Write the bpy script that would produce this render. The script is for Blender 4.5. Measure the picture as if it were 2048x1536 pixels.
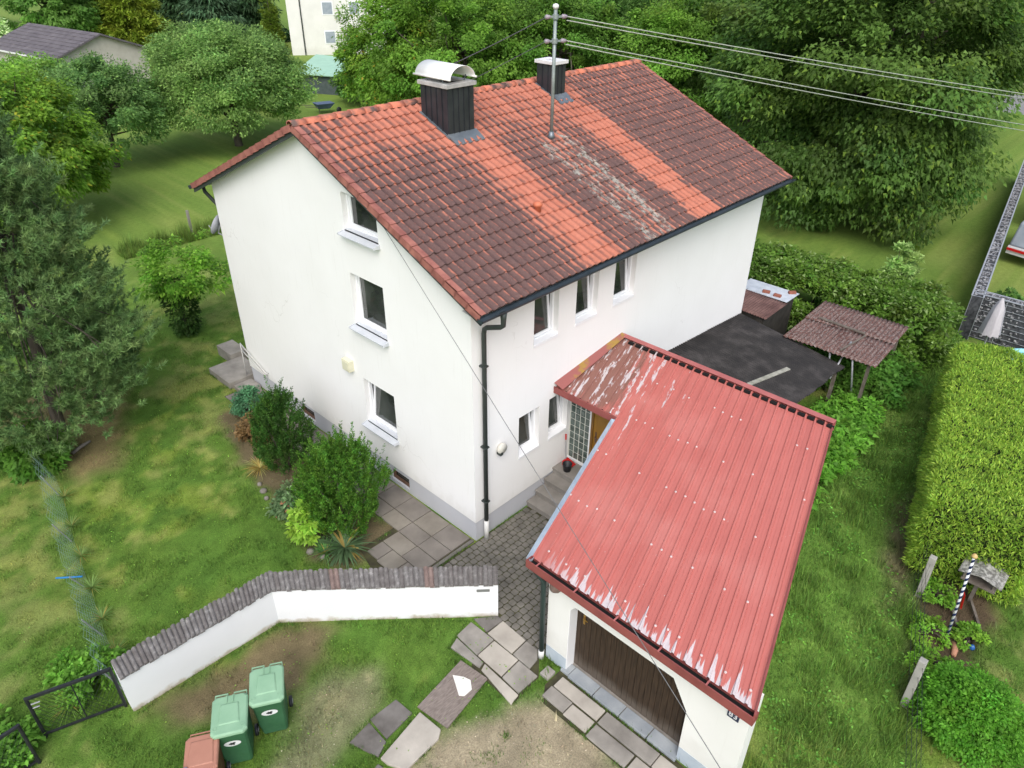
import bpy, math, numpy as np
from mathutils import Vector, Matrix

for o in list(bpy.data.objects):
    bpy.data.objects.remove(o)
S = bpy.context.scene
COL = S.collection
RG = np.random.default_rng(11)
FOL = np.array([2.02, 2.22, 1.60])
rad = math.radians

# ------------------------------------------------------------------ camera
def look(yaw, pitch, roll):
    f = np.array([math.cos(pitch)*math.cos(yaw), math.cos(pitch)*math.sin(yaw), math.sin(pitch)])
    r = np.array([math.sin(yaw), -math.cos(yaw), 0.]); u = np.cross(r, f)
    c, s = math.cos(roll), math.sin(roll)
    return c*r+s*u, -s*r+c*u, f
cr, cu, cf = look(.7597, -.5596, .0094)
cam_d = bpy.data.cameras.new('camera'); cam = bpy.data.objects.new('camera', cam_d); COL.objects.link(cam)
cam.matrix_world = Matrix(((cr[0], cu[0], -cf[0], -8.3674), (cr[1], cu[1], -cf[1], -9.0362), (cr[2], cu[2], -cf[2], 11.9819), (0, 0, 0, 1)))
cam_d.sensor_width = 36.; cam_d.lens = 36.*1458.47/2048.; cam_d.clip_start = .1; cam_d.clip_end = 2000.
S.camera = cam
S.render.resolution_x, S.render.resolution_y = 1024, 768

# ------------------------------------------------------------------ overcast sky, soft sun, exposure
W = bpy.data.worlds.new('World'); S.world = W; W.use_nodes = True
SUN_EL, SUN_AZ = rad(48), rad(222)        # azimuth of the sun seen from the scene, counter-clockwise from +x
nt = W.node_tree; nt.nodes.clear()
sky = nt.nodes.new('ShaderNodeTexSky'); sky.sky_type = 'NISHITA'; sky.sun_disc = False
sky.sun_elevation = SUN_EL; sky.sun_rotation = math.pi/2-SUN_AZ
sky.air_density = 1.; sky.dust_density = 3.; sky.ozone_density = 1.
hsv = nt.nodes.new('ShaderNodeHueSaturation'); hsv.inputs['Saturation'].default_value = .62
bg = nt.nodes.new('ShaderNodeBackground'); bg.inputs[1].default_value = .15
wo = nt.nodes.new('ShaderNodeOutputWorld')
nt.links.new(sky.outputs[0], hsv.inputs['Color']); nt.links.new(hsv.outputs[0], bg.inputs[0]); nt.links.new(bg.outputs[0], wo.inputs[0])
sd = bpy.data.lights.new('sun', 'SUN'); sd.energy = 1.0; sd.angle = rad(40); sd.color = (1., .985, .96)
sun = bpy.data.objects.new('sun', sd); COL.objects.link(sun)
sv = Vector((math.cos(SUN_EL)*math.cos(SUN_AZ), math.cos(SUN_EL)*math.sin(SUN_AZ), math.sin(SUN_EL)))
sun.rotation_euler = sv.to_track_quat('Z', 'Y').to_euler(); sun.location = (0, 0, 40)
S.view_settings.view_transform = 'Standard'; S.view_settings.look = 'None'
S.view_settings.exposure = 0.7; S.view_settings.gamma = 1.

# ------------------------------------------------------------------ helpers
WLOC = {}
def tag(o, label=None, cat=None, group=None, kind=None):
    for k, v in (('label', label), ('category', cat), ('group', group), ('kind', kind)):
        if v: o[k] = v
    return o
def empty(name, loc, label, cat, group=None, rz=0.):
    o = bpy.data.objects.new(name, None); COL.objects.link(o); o.location = loc; o.rotation_euler = (0, 0, rz)
    o.empty_display_size = .2; WLOC[o.name] = Vector(loc)
    return tag(o, label, cat, group)
def put(o, parent, local=False):
    COL.objects.link(o)
    if parent is not None:
        o.parent = parent
        if not local and parent.name in WLOC:
            o.matrix_parent_inverse = Matrix.Translation(-WLOC[parent.name])
    return o
class MB:
    def __init__(s): s.v = []; s.f = []
    def add(s, vs, fs):
        b = len(s.v); s.v += [tuple(map(float, v)) for v in vs]; s.f += [tuple(i+b for i in f) for f in fs]; return s
    def box(s, a, b):
        (x0, y0, z0), (x1, y1, z1) = a, b
        return s.add([(x0,y0,z0),(x1,y0,z0),(x1,y1,z0),(x0,y1,z0),(x0,y0,z1),(x1,y0,z1),(x1,y1,z1),(x0,y1,z1)],
                     [(0,3,2,1),(4,5,6,7),(0,1,5,4),(1,2,6,5),(2,3,7,6),(3,0,4,7)])
    def hexa(s, p):   # 8 points: bottom 4 ccw, top 4 ccw
        return s.add(p, [(0,3,2,1),(4,5,6,7),(0,1,5,4),(1,2,6,5),(2,3,7,6),(3,0,4,7)])
    def bar(s, a, b, w, h, up=(0,0,1)):
        a, b, up = Vector(a), Vector(b), Vector(up); d = (b-a).normalized()
        x = d.cross(up)
        if x.length < 1e-4: x = Vector((1,0,0))
        x = x.normalized()*w/2; y = x.cross(d).normalized()*h/2
        return s.hexa([a-x-y, a+x-y, b+x-y, b-x-y, a-x+y, a+x+y, b+x+y, b-x+y])
    def prism(s, poly, z0, z1):
        n = len(poly); t0 = z0 if callable(z0) else (lambda x, y: z0); t1 = z1 if callable(z1) else (lambda x, y: z1)
        vs = [(x, y, t0(x, y)) for x, y in poly]+[(x, y, t1(x, y)) for x, y in poly]
        return s.add(vs, [tuple(range(n))[::-1], tuple(range(n, 2*n))]+[(i, (i+1) % n, n+(i+1) % n, n+i) for i in range(n)])
    def tube(s, pts, r, n=8, cap=True):
        pts = [Vector(p) for p in pts]; m = len(pts); rs = r if hasattr(r, '__len__') else [r]*m
        vs = []; prev = None
        for i, p in enumerate(pts):
            d = (pts[min(i+1, m-1)]-pts[max(i-1, 0)]).normalized()
            if prev is None:
                prev = d.cross(Vector((0,0,1)))
                if prev.length < 1e-3: prev = Vector((1,0,0))
            x = (prev-d*prev.dot(d)).normalized(); prev = x; y = d.cross(x)
            vs += [p+(x*math.cos(2*math.pi*k/n)+y*math.sin(2*math.pi*k/n))*rs[i] for k in range(n)]
        fs = [(i*n+k, i*n+(k+1) % n, (i+1)*n+(k+1) % n, (i+1)*n+k) for i in range(m-1) for k in range(n)]
        if cap: fs += [tuple(range(n))[::-1], tuple(range((m-1)*n, m*n))]
        return s.add(vs, fs)
    def lathe(s, prof, c, n=16, axis='z', cap=True):
        vs = []
        for r, z in prof:
            for k in range(n):
                a = 2*math.pi*k/n
                q = (r*math.cos(a), r*math.sin(a), z)
                if axis == 'x': q = (q[2], q[0], q[1])
                if axis == 'y': q = (q[1], q[2], q[0])
                vs.append((c[0]+q[0], c[1]+q[1], c[2]+q[2]))
        m = len(prof)
        fs = [(i*n+k, i*n+(k+1) % n, (i+1)*n+(k+1) % n, (i+1)*n+k) for i in range(m-1) for k in range(n)]
        if cap: fs += [tuple(range(n))[::-1], tuple(range((m-1)*n, m*n))]
        return s.add(vs, fs)
    def mesh(s, name, m, smooth=False):
        me = bpy.data.meshes.new(name); me.from_pydata(s.v, [], s.f); me.update()
        if m is not None: me.materials.append(m)
        if smooth: me.polygons.foreach_set('use_smooth', [True]*len(me.polygons))
        return me
    def build(s, name, m, parent=None, smooth=False, bevel=0., local=False):
        o = bpy.data.objects.new(name, s.mesh(name, m, smooth)); put(o, parent, local)
        if bevel:
            b = o.modifiers.new('bevel', 'BEVEL'); b.width = bevel; b.segments = 2; b.limit_method = 'ANGLE'
        return o
def copy_tree(o, parent=None):
    c = o.copy(); COL.objects.link(c)
    if parent is not None: c.parent = parent
    for ch in o.children: copy_tree(ch, c)
    return c

# ------------------------------------------------------------------ materials
class NT:
    def __init__(s, name):
        s.m = bpy.data.materials.new(name); s.m.use_nodes = True; s.t = s.m.node_tree
        s.p = s.t.nodes['Principled BSDF']; s.out = s.t.nodes['Material Output']; s._pos = None
    def n(s, t, **kw):
        x = s.t.nodes.new(t)
        for k, v in kw.items(): setattr(x, k, v)
        return x
    def l(s, a, b): s.t.links.new(a, b)
    def pos(s):
        if s._pos is None: s._pos = s.n('ShaderNodeNewGeometry').outputs['Position']
        return s._pos
    def _in(s, sock, v):
        if hasattr(v, 'is_output') or isinstance(v, bpy.types.NodeSocket): s.l(v, sock)
        else: sock.default_value = v
    def math(s, op, a, b=0., c=None, clamp=False):
        x = s.n('ShaderNodeMath', operation=op, use_clamp=clamp); s._in(x.inputs[0], a); s._in(x.inputs[1], b)
        if c is not None: s._in(x.inputs[2], c)
        return x.outputs[0]
    def noise(s, sc, detail=5, stretch=None, rough=.55, vec=None):
        v = vec or s.pos()
        if stretch:
            mp = s.n('ShaderNodeMapping'); mp.inputs['Scale'].default_value = stretch; s.l(v, mp.inputs[0]); v = mp.outputs[0]
        x = s.n('ShaderNodeTexNoise'); x.inputs['Scale'].default_value = sc; x.inputs['Detail'].default_value = detail
        x.inputs['Roughness'].default_value = rough; s.l(v, x.inputs['Vector']); return x.outputs['Fac']
    def ramp(s, fac, stops):
        x = s.n('ShaderNodeValToRGB'); e = x.color_ramp.elements
        while len(e) < len(stops): e.new(.5)
        for el, (p, c) in zip(e, stops):
            el.position = p; el.color = (c, c, c, 1) if not hasattr(c, '__len__') else (*c, 1)
        s.l(fac, x.inputs[0]); return x.outputs[0]
    def mix(s, f, a, b, mode='MIX'):
        x = s.n('ShaderNodeMix', data_type='RGBA', blend_type=mode); s._in(x.inputs['Factor'], f)
        for k, v in ((6, a), (7, b)):
            if isinstance(v, bpy.types.NodeSocket): s.l(v, x.inputs[k])
            else: x.inputs[k].default_value = (*v, 1)
        return x.outputs[2]
    def smooth(s, v, a, b):
        x = s.n('ShaderNodeMapRange', interpolation_type='SMOOTHSTEP'); s._in(x.inputs[0], v)
        x.inputs[1].default_value = a; x.inputs[2].default_value = b; return x.outputs[0]
    def xyz(s):
        x = s.n('ShaderNodeSeparateXYZ'); s.l(s.pos(), x.inputs[0]); return x.outputs
    def bump(s, h, strength=.3, dist=.01):
        b = s.n('ShaderNodeBump'); b.inputs['Strength'].default_value = strength; b.inputs['Distance'].default_value = dist
        s.l(h, b.inputs['Height']); s.l(b.outputs[0], s.p.inputs['Normal'])
    def fin(s, col=None, rough=.7, metal=0., spec=.4):
        if col is not None: s._in(s.p.inputs['Base Color'], col if isinstance(col, bpy.types.NodeSocket) else (*col, 1))
        s._in(s.p.inputs['Roughness'], rough); s.p.inputs['Metallic'].default_value = metal; s.p.inputs['Specular IOR Level'].default_value = spec
        return s.m
def mat(name, c1, c2=None, sc=3., rough=.7, bump=0., bsc=60., metal=0., spec=.4, lo=.3, hi=.7, stretch=None, c3=None):
    t = NT(name)
    if c2 is None: col = c1
    else:
        st = [(lo, c1), (hi, c2)] if c3 is None else [(lo, c1), ((lo+hi)/2, c3), (hi, c2)]
        col = t.ramp(t.noise(sc, 6, stretch), st)
    if bump: t.bump(t.noise(bsc, 4), bump)
    return t.fin(col, rough, metal, spec)
def foliage_mat(name, rough=.6, trans=.25):
    t = NT(name); a = t.n('ShaderNodeAttribute', attribute_name='col')
    t.fin(a.outputs['Color'], rough, 0, .25)
    tr = t.n('ShaderNodeBsdfTranslucent'); t.l(a.outputs['Color'], tr.inputs[0])
    mx = t.n('ShaderNodeMixShader'); mx.inputs[0].default_value = trans
    t.l(t.p.outputs[0], mx.inputs[1]); t.l(tr.outputs[0], mx.inputs[2]); t.l(mx.outputs[0], t.out.inputs[0]); return t.m

def np_mesh(name, V, F, m, col=None, smooth=False):
    me = bpy.data.meshes.new(name); V = np.asarray(V, np.float32); F = np.asarray(F, np.int32); k = F.shape[1]
    me.vertices.add(len(V)); me.vertices.foreach_set('co', V.ravel())
    me.loops.add(F.size); me.loops.foreach_set('vertex_index', F.ravel())
    me.polygons.add(len(F)); me.polygons.foreach_set('loop_start', np.arange(0, F.size, k, dtype=np.int32))
    me.polygons.foreach_set('loop_total', np.full(len(F), k, np.int32))
    if col is not None:
        a = me.attributes.new('col', 'FLOAT_COLOR', 'POINT'); c = np.ones((len(V), 4), np.float32); c[:, :3] = col; a.data.foreach_set('color', c.ravel())
    me.update(calc_edges=True)
    if smooth: me.polygons.foreach_set('use_smooth', np.ones(len(F), bool))
    me.materials.append(m); return me
def np_obj(name, V, F, m, parent=None, col=None, smooth=False):
    if col is not None and m.name in ('leaf', 'needle'): col = np.asarray(col)*FOL
    o = bpy.data.objects.new(name, np_mesh(name, V, F, m, col, smooth)); return put(o, parent)

def vnoise(x, y, sc, seed=0):
    x = np.asarray(x)*sc; y = np.asarray(y)*sc
    def h(i, j):
        n = np.sin(i*127.1+j*311.7+seed*74.7)*43758.5453; return n-np.floor(n)
    i, j = np.floor(x), np.floor(y); fx, fy = x-i, y-j
    fx = fx*fx*(3-2*fx); fy = fy*fy*(3-2*fy)
    return (h(i, j)*(1-fx)+h(i+1, j)*fx)*(1-fy)+(h(i, j+1)*(1-fx)+h(i+1, j+1)*fx)*fy
def fbm(x, y, sc, seed=0, o=4):
    r = 0; a = .5; t = 0
    for k in range(o):
        r = r+a*vnoise(x, y, sc*2**k, seed+k*13); t += a; a *= .55
    return r/t
def sstep(v, a, b):
    t = np.clip((v-a)/(b-a), 0, 1); return t*t*(3-2*t)
def poly_sd(x, y, poly):      # signed distance, positive inside
    x = np.asarray(x, float); y = np.asarray(y, float); ins = np.zeros(x.shape, bool); d = np.full(x.shape, 1e9)
    n = len(poly)
    for i in range(n):
        (ax, ay), (bx, by) = poly[i], poly[(i+1) % n]
        t = np.clip(((x-ax)*(bx-ax)+(y-ay)*(by-ay))/((bx-ax)**2+(by-ay)**2), 0, 1)
        d = np.minimum(d, np.hypot(x-ax-t*(bx-ax), y-ay-t*(by-ay)))
        c = ((ay > y) != (by > y)); xi = (bx-ax)*(y-ay)/((by-ay) if by != ay else 1e-9)+ax
        ins ^= c & (x < xi)
    return np.where(ins, d, -d)
# ================================================================== GROUND
HL, HW, HE, HR, OE, OG, HP, YR = 11.6, 9.96, 6.07, 8.50, .565, .30, .56, 4.98
SL = (HR-HE)/(YR+OE)                       # roof slope
SK = .288                                  # skew of the garage
def gl(x): return -3.2+SK*(x+1.2)
def gr(x): return -7.15+SK*(x+1.2)
GARAGE = [(-1.2, -7.15), (4.95, gr(4.95)), (4.95, 0), (3.2, 0), (3.2, gl(3.2)), (-1.2, -3.2)]
P_GRAVEL = [(-2.4, -3.45), (-1.75, -4.0), (-1.9, -6.8), (-3, -9), (-9, -8), (-7.5, -5.2), (-5.3, -3.7), (-4.6, -3.15), (-3.6, -3.05)]
P_TRACK = [(-5.2, -.75), (-4.4, -.55), (-3.75, -1.1), (-4.0, -1.75), (-5.0, -2.0), (-6.2, -2.3), (-6.5, -1.7)]
P_DIRT = [(-3.6, .25), (-4.3, 1.0), (-6.9, 1.15), (-6.9, .5), (-5.9, -.25), (-5.0, -.25), (-4.4, -.1)]
P_BED = [(-1.95, 8.0), (-2.05, 7.0), (-2.35, 5.5), (-2.7, 4.0), (-2.9, 2.2), (-2.5, 1.5), (-1.05, 1.65), (-1.0, 8.8), (-1.5, 8.9)]
P_PINE = [(-6.2, 11.6), (-5.6, 9.0), (-4.6, 8.6), (-3.9, 10.2), (-3.0, 12.5), (-3.4, 14.5), (-6, 14)]
P_MULCH = [(2.3, -8.65), (5.2, -7.95), (9, -7.0), (9.2, -8.2), (7.2, -9.0), (4.6, -9.3), (2.4, -9.6)]
P_STRIP = [(5.8, -7.0), (8.0, -6.4), (9.0, -6.7), (7.0, -7.5), (5.3, -7.75), (4.6, -7.6)]
C = np.array
def ground_color(x, y):
    n1, n2, n3 = fbm(x, y, .22, 1), fbm(x, y, .9, 5), fbm(x, y, 2.6, 9)
    n4 = fbm(x, y, .55, 17); n5 = fbm(x, y, 7., 23, 2)
    g = C([.070, .158, .026])*(1-n2[..., None])+C([.135, .225, .036])*n2[..., None]
    lime = sstep(n4*.6+n3*.4, .52, .68); g = g+(C([.210, .270, .042])-g)*(lime*.55)[..., None]
    g = g*(.50+.64*n3[..., None]+.36*n5[..., None])
    lush = sstep(poly_sd(x, y, [(-1, -7.3), (5, -5.4), (12, -4), (16, -5), (9, -7), (2, -9), (-3, -12)]), -.4, .4)
    dark = C([.145, .262, .048])*(.6+.8*n3[..., None])
    g = g+(dark-g)*(lush*.8)[..., None]
    dry = sstep(n1*.35+n2*.45+.20*n4+.5*(n3-.5), .50, .66)*(1-.6*lush)
    g = g+(C([.300, .255, .115])*(.75+.5*n3[..., None])-g)*(dry*.34)[..., None]
    far = sstep(np.hypot(x+8, y+9), 22, 36)
    g = g+(C([.225, .320, .070])*(.72+.4*n2[..., None])-g)*(far*.5)[..., None]
    w = (n2-.5)*.55+(n3-.5)*.5
    def zone(poly, colr, soft=.25, amt=1.):
        nonlocal g
        m = sstep(poly_sd(x, y, poly)+w, -soft, soft)*amt
        g = g+(C(colr)*(.65+.7*n3[..., None])-g)*m[..., None]; return m
    z1 = zone(P_GRAVEL, [.37, .31, .215], .3, .95); z2 = zone(P_TRACK, [.27, .225, .16], .35, .6)
    z3 = zone(P_DIRT, [.17, .125, .075], .35, .9); z4 = zone(P_BED, [.13, .095, .062], .2, .9)
    z5 = zone(P_PINE, [.24, .17, .095], .5, .8); z6 = zone(P_MULCH, [.095, .058, .045], .2, .9); z7 = zone(P_STRIP, [.17, .125, .085], .3, .8)
    bare = np.maximum.reduce([z1, z2*.8, z3*.85, z4*.9, z5*.8, z6, z7*.7])
    return g, bare, lush, dry
def axis(a, b, step, far):
    c = list(np.arange(a, b, step)); d = step; p = a
    while p > -far: d *= 1.35; p -= d; c.insert(0, p)
    d = step; p = c[-1]
    while p < far: d *= 1.35; p += d; c.append(p)
    return np.array(c)
gx, gy = axis(-12, 20, .15, 600), axis(-13, 20, .15, 600)
GX, GY = np.meshgrid(gx, gy, indexing='ij')
gc, gb, _, _ = ground_color(GX, GY)
def ground_z(x, y):
    near = 1-sstep(np.hypot(x, y), 14, 24)
    z = .05*(fbm(x, y, 1.1, 21)-.5)*near
    flat = np.maximum(sstep(poly_sd(x, y, [(-2.6, .2), (-.9, -1.9), (-2.6, -2.6), (-4.9, -2.2), (-4.9, -3.3), (-2.2, -3.6), (-1.9, -8), (13, -8), (13, 12.5), (-1.1, 12.5), (-1.1, 1.7), (-2.4, 1.7)]), -.3, 0), 0)
    return z*(1-.9*flat)-.018*flat
GZ = ground_z(GX, GY)
nx, ny = GX.shape
idx = np.arange(nx*ny).reshape(nx, ny)
F = np.stack([idx[:-1, :-1], idx[1:, :-1], idx[1:, 1:], idx[:-1, 1:]], -1).reshape(-1, 4)
t = NT('lawn_ground'); a = t.n('ShaderNodeAttribute', attribute_name='col')
nz = t.noise(38., 6, rough=.7); big = t.noise(5., 4)
v = t.math('MULTIPLY', t.ramp(nz, [(.28, .55), (.72, 1.45)]), t.ramp(big, [(.25, .85), (.75, 1.15)]))
mul = t.n('ShaderNodeVectorMath', operation='MULTIPLY'); t.l(a.outputs['Color'], mul.inputs[0]); t.l(v, mul.inputs[1])
t.bump(nz, .8, .03); M_GROUND = t.fin(mul.outputs[0], .95, 0, .1)
g = np_obj('ground', np.stack([GX, GY, GZ], -1).reshape(-1, 3), F, M_GROUND, None, gc.reshape(-1, 3), True)
tag(g, 'garden lawn with tan dry patches, bare soil and gravel', 'ground', kind='structure')

# ------------------------------------------------------------------ concrete, paving
M_CONC = mat('concrete_slab', (.20, .185, .165), (.36, .335, .30), 2.2, .9, .35, 45, spec=.2)
M_CONC_D = mat('weathered_dark_concrete', (.105, .095, .085), (.21, .195, .18), 2.6, .92, .4, 40, spec=.2)
M_CONC_G = mat('grey_path_slab', (.145, .13, .115), (.245, .22, .195), 1.6, .92, .4, 40, spec=.2)
M_CONC_G2 = mat('brown_grey_path_slab', (.175, .155, .13), (.27, .245, .21), 1.6, .92, .4, 40, spec=.2)
M_CONC_L = mat('pale_concrete', (.34, .31, .27), (.50, .46, .40), 2.0, .9, .3, 45, spec=.2)
M_COB = mat('cobble_concrete', (.115, .108, .095), (.215, .20, .175), 3.1, .92, .45, 60, spec=.2, stretch=(1, 1, 1))
M_JOINT = mat('mossy_joint', (.045, .04, .03), (.085, .085, .04), 6., .97, .4, 50, spec=.1)
def pieces(parent, name, polys, z0, z1, mats, bev=.008, jit=.006):
    for i, pl in enumerate(polys):
        m = mats[i % len(mats)] if hasattr(mats, '__len__') else mats
        dz = RG.uniform(-jit, jit); tl = RG.uniform(-.006, .006, 2); cx, cy = np.mean(pl, 0)
        b = MB().prism(pl, z0, lambda x, y: z1+dz+tl[0]*(x-cx)*2+tl[1]*(y-cy)*2); b.build(name, m, parent, bevel=bev)
# cobbled entrance
cob = MB().prism([(1.74, -.03), (1.74, gl(1.74)-.03), (-1.18, gl(-1.2)+.02), (-1.32, -3.05), (-1.45, -2.15), (-1.12, -1.6), (-2.55, .03)], -.06, -.004).build('cobbled_entrance', M_JOINT)
tag(cob, 'cobbled paving between the house corner and the garage', 'paving', kind='structure')
PC = [(1.74, -.02), (1.74, gl(1.74)), (-1.18, -3.17), (-1.32, -3.05), (-1.45, -2.15), (-1.1, -1.58), (-2.5, -.02)]
bl = []
for i in range(-30, 30):
    for j in range(-24, 1):
        px, py = i*.158+(.079 if j % 2 else 0), j*.158-.1
        if poly_sd(C([px]), C([py]), PC)[0] > .065: bl.append((px, py))
bl.sort(key=lambda q: math.hypot(q[0]+8.4, q[1]+9))
def cob_mb(mb, cx, cy, z, s=.071):
    c = .02
    ring = [(-s, -s+c), (-s+c, -s), (s-c, -s), (s, -s+c), (s, s-c), (s-c, s), (-s+c, s), (-s, s-c)]
    top = [(u*.84, w*.84) for u, w in ring]; n = 8
    vs = [(cx+u, cy+w, z-.05) for u, w in ring]+[(cx+u, cy+w, z-.008) for u, w in ring]+[(cx+u, cy+w, z) for u, w in top]
    fs = [(i, (i+1) % n, n+(i+1) % n, n+i) for i in range(n)]+[(n+i, n+(i+1) % n, 2*n+(i+1) % n, 2*n+i) for i in range(n)]+[tuple(range(2*n, 3*n))]
    mb.add(vs, fs)
cm = MB(); cob_mb(cm, 0, 0, 0); cmesh = cm.mesh('cobble', M_COB)
rest = MB()
for k, (px, py) in enumerate(bl):
    z = .012+RG.uniform(-.005, .006)
    if k < 300:
        o = bpy.data.objects.new('cobble', cmesh); put(o, cob); o.location = (px, py, z); o.rotation_euler = (RG.uniform(-.03, .03), RG.uniform(-.03, .03), RG.uniform(-.05, .05))
    else: cob_mb(rest, px, py, z)
if rest.v: tag(rest.build('cobble_field', M_COB, cob), kind='stuff')
# slab path along the gable
pb = MB().prism([(-2.45, .12), (-.02, .12), (-.02, 9.8), (-1.04, 9.8), (-1.04, 1.72), (-2.0, 1.72)], -.06, -.006).build('slab_path', M_JOINT)
tag(pb, 'concrete slab path along the gable wall', 'path', kind='structure')
sl = []
def rect(x0, y0, x1, y1, g=.009): return [(x0+g, y0+g), (x1-g, y0+g), (x1-g, y1-g), (x0+g, y1-g)]
for j in range(14):
    y0 = .16+j*.685
    sl += [rect(-.62, y0, -.03, y0+.685), rect(-1.05, y0, -.62, y0+.685)]
for j in range(2):
    y0 = .16+j*.685; sl += [rect(-1.51, y0, -1.05, y0+.685)]
sl += [rect(-1.95, 1.15, -1.51, 1.53), rect(-1.98, .16, -1.51, .62), rect(-1.98, .62, -1.51, 1.15), rect(-2.4, .16, -1.98, .75)]
pieces(pb, 'slab', sl, -.05, .022, [M_CONC_G, M_CONC_G, M_CONC_G2], .007)
kb = MB().box((-2.5, .03, -.06), (-.03, .115, .03)).build('kerb_edging', M_CONC_D, bevel=.008); tag(kb, 'narrow concrete edging between slabs and cobbles', 'kerb', kind='structure')
# slabs in front of the garden wall end
fb = MB().prism([(-1.19, -1.86), (-1.22, -3.05), (-1.66, -3.43), (-2.42, -3.46), (-2.36, -1.76), (-1.6, -1.56)], -.06, -.008).build('entrance_slabs', M_JOINT)
tag(fb, 'large pale slabs leading from the drive to the cobbles', 'paving', kind='structure')
def G4(*p): return list(p)
fs_ = [G4((-1.58, -1.57), (-1.62, -2.00), (-1.19, -2.02), (-1.19, -1.87)), G4((-1.67, -1.59), (-2.10, -1.63), (-2.14, -2.25), (-1.66, -2.23)),
       G4((-1.20, -2.04), (-1.63, -2.03), (-1.64, -2.71), (-1.23, -2.69)), G4((-1.24, -2.72), (-1.64, -2.74), (-1.65, -3.19), (-1.40, -3.16), (-1.23, -3.02)),
       G4((-1.67, -2.26), (-2.13, -2.27), (-2.14, -2.92), (-1.66, -2.90)), G4((-1.67, -2.93), (-2.15, -2.95), (-2.18, -3.40), (-1.67, -3.41)),
       G4((-2.14, -1.68), (-2.38, -1.76), (-2.30, -2.49), (-2.17, -2.46)), G4((-2.17, -2.50), (-2.31, -2.55), (-2.44, -3.46), (-2.21, -3.42))]
pieces(fb, 'slab', fs_, -.05, .025, [M_CONC_D, M_CONC, M_CONC_L, M_CONC, M_CONC_L, M_CONC, M_CONC, M_CONC_L], .008, .004)
# weathered board, loose slabs on the drive
M_BOARD = mat('weathered_plank', (.155, .125, .11), (.28, .235, .205), 3., .85, .4, 30, stretch=(3, 14, 3))
bd = MB().prism([(-2.44, -2.12), (-3.66, -2.28), (-3.56, -2.98), (-2.37, -2.78)], .0, .035).build('weathered_board', M_BOARD, bevel=.004)
tag(bd, 'brown weathered wooden board lying flat on the drive with a white shard on it', 'board')
M_WHITE = mat('white_shard', (.72, .70, .64), (.82, .80, .75), 8, .6)
sh = MB().prism([(-2.78, -2.26), (-2.99, -2.66), (-2.93, -2.74), (-2.74, -2.74), (-2.62, -2.58), (-2.66, -2.44)], .037, .05).build('white_shard', M_WHITE, bevel=.002)
tag(sh, 'white broken ceramic shard lying on the brown board', 'shard')
so = MB().prism([(-3.70, -2.40), (-4.72, -2.58), (-4.70, -2.74), (-4.55, -3.05), (-3.80, -3.02), (-3.66, -2.92)], -.02, .045).build('stone_slab', M_CONC_L, bevel=.01)
tag(so, 'pale stone slab with a chipped corner below the brown board', 'slab')
for pl, lb in (([(-3.83, -1.88), (-4.40, -1.86), (-4.42, -2.36), (-3.80, -2.30)], 'dark concrete slab sunk in the grass beside the brown board'),
               ([(-4.45, -1.90), (-4.92, -1.96), (-4.72, -2.52), (-4.46, -2.40)], 'dark concrete slab beside the pale stone slab, farther from the board'),
               ([(-4.80, -2.62), (-5.30, -2.70), (-5.25, -3.10), (-4.72, -3.02)], 'lilac grey slab past the pale stone slab at the bottom edge')):
    o = MB().prism(pl, -.04, .02).build('stone_slab', M_CONC_D, bevel=.008); tag(o, lb, 'slab', 'loose slabs on the drive')
# garage apron
ap = MB().prism([(-1.24, -3.62), (-1.24, -6.4), (-1.98, -6.9), (-2.0, -3.85), (-1.7, -3.62)], -.06, -.008).build('garage_apron', M_JOINT)
tag(ap, 'two rows of slabs in front of the garage door', 'paving', kind='structure')
M_THR = mat('blue_grey_threshold', (.235, .26, .285), (.36, .385, .40), 2.5, .85, .3, 45)
fl_ = MB().box((-1.2, -6.17, -.05), (-.93, -3.7, .022)).build('door_floor', M_CONC, ap)
polys = [rect(-1.27, -3.82, -1.02, -3.62, .005)]+[rect(-1.29, -4.41-.595*k, -1.02, -3.82-.595*k, .006) for k in range(4)]
pieces(ap, 'threshold_block', polys, -.03, .05, M_THR, .01, .003)
pieces(ap, 'slab', [rect(-1.62, -4.78, -1.34, -3.75, .008), rect(-1.64, -5.95, -1.34, -4.80, .008), rect(-1.64, -6.7, -1.34, -5.95, .008), rect(-1.92, -4.25, -1.63, -3.73, .01), rect(-1.94, -4.78, -1.65, -4.25, .01), rect(-1.98, -5.65, -1.66, -4.80, .01), rect(-1.96, -6.4, -1.66, -5.67, .01)], -.05, .028, [M_CONC_L, M_CONC, M_CONC_L, M_CONC], .01, .006)
o = MB().box((-1.60, -3.60, -.03), (-1.37, -3.40, .05)).build('concrete_block', M_CONC, bevel=.012); tag(o, 'small loose concrete block beside the garage door jamb', 'block')
# rough steps at the far gable corner
st = empty('garden_steps', (-.2, 10.5, 0), 'rough concrete steps at the far left corner of the house', 'steps')
for a, b in (((-.72, 10.05, -.03), (.42, 11.35, .20)), ((.06, 11.38, -.03), (.62, 12.3, .34)), ((-.62, 9.45, -.03), (-.02, 10.0, .11))):
    MB().box(a, b).build('step', M_CONC, st, bevel=.015)
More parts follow.
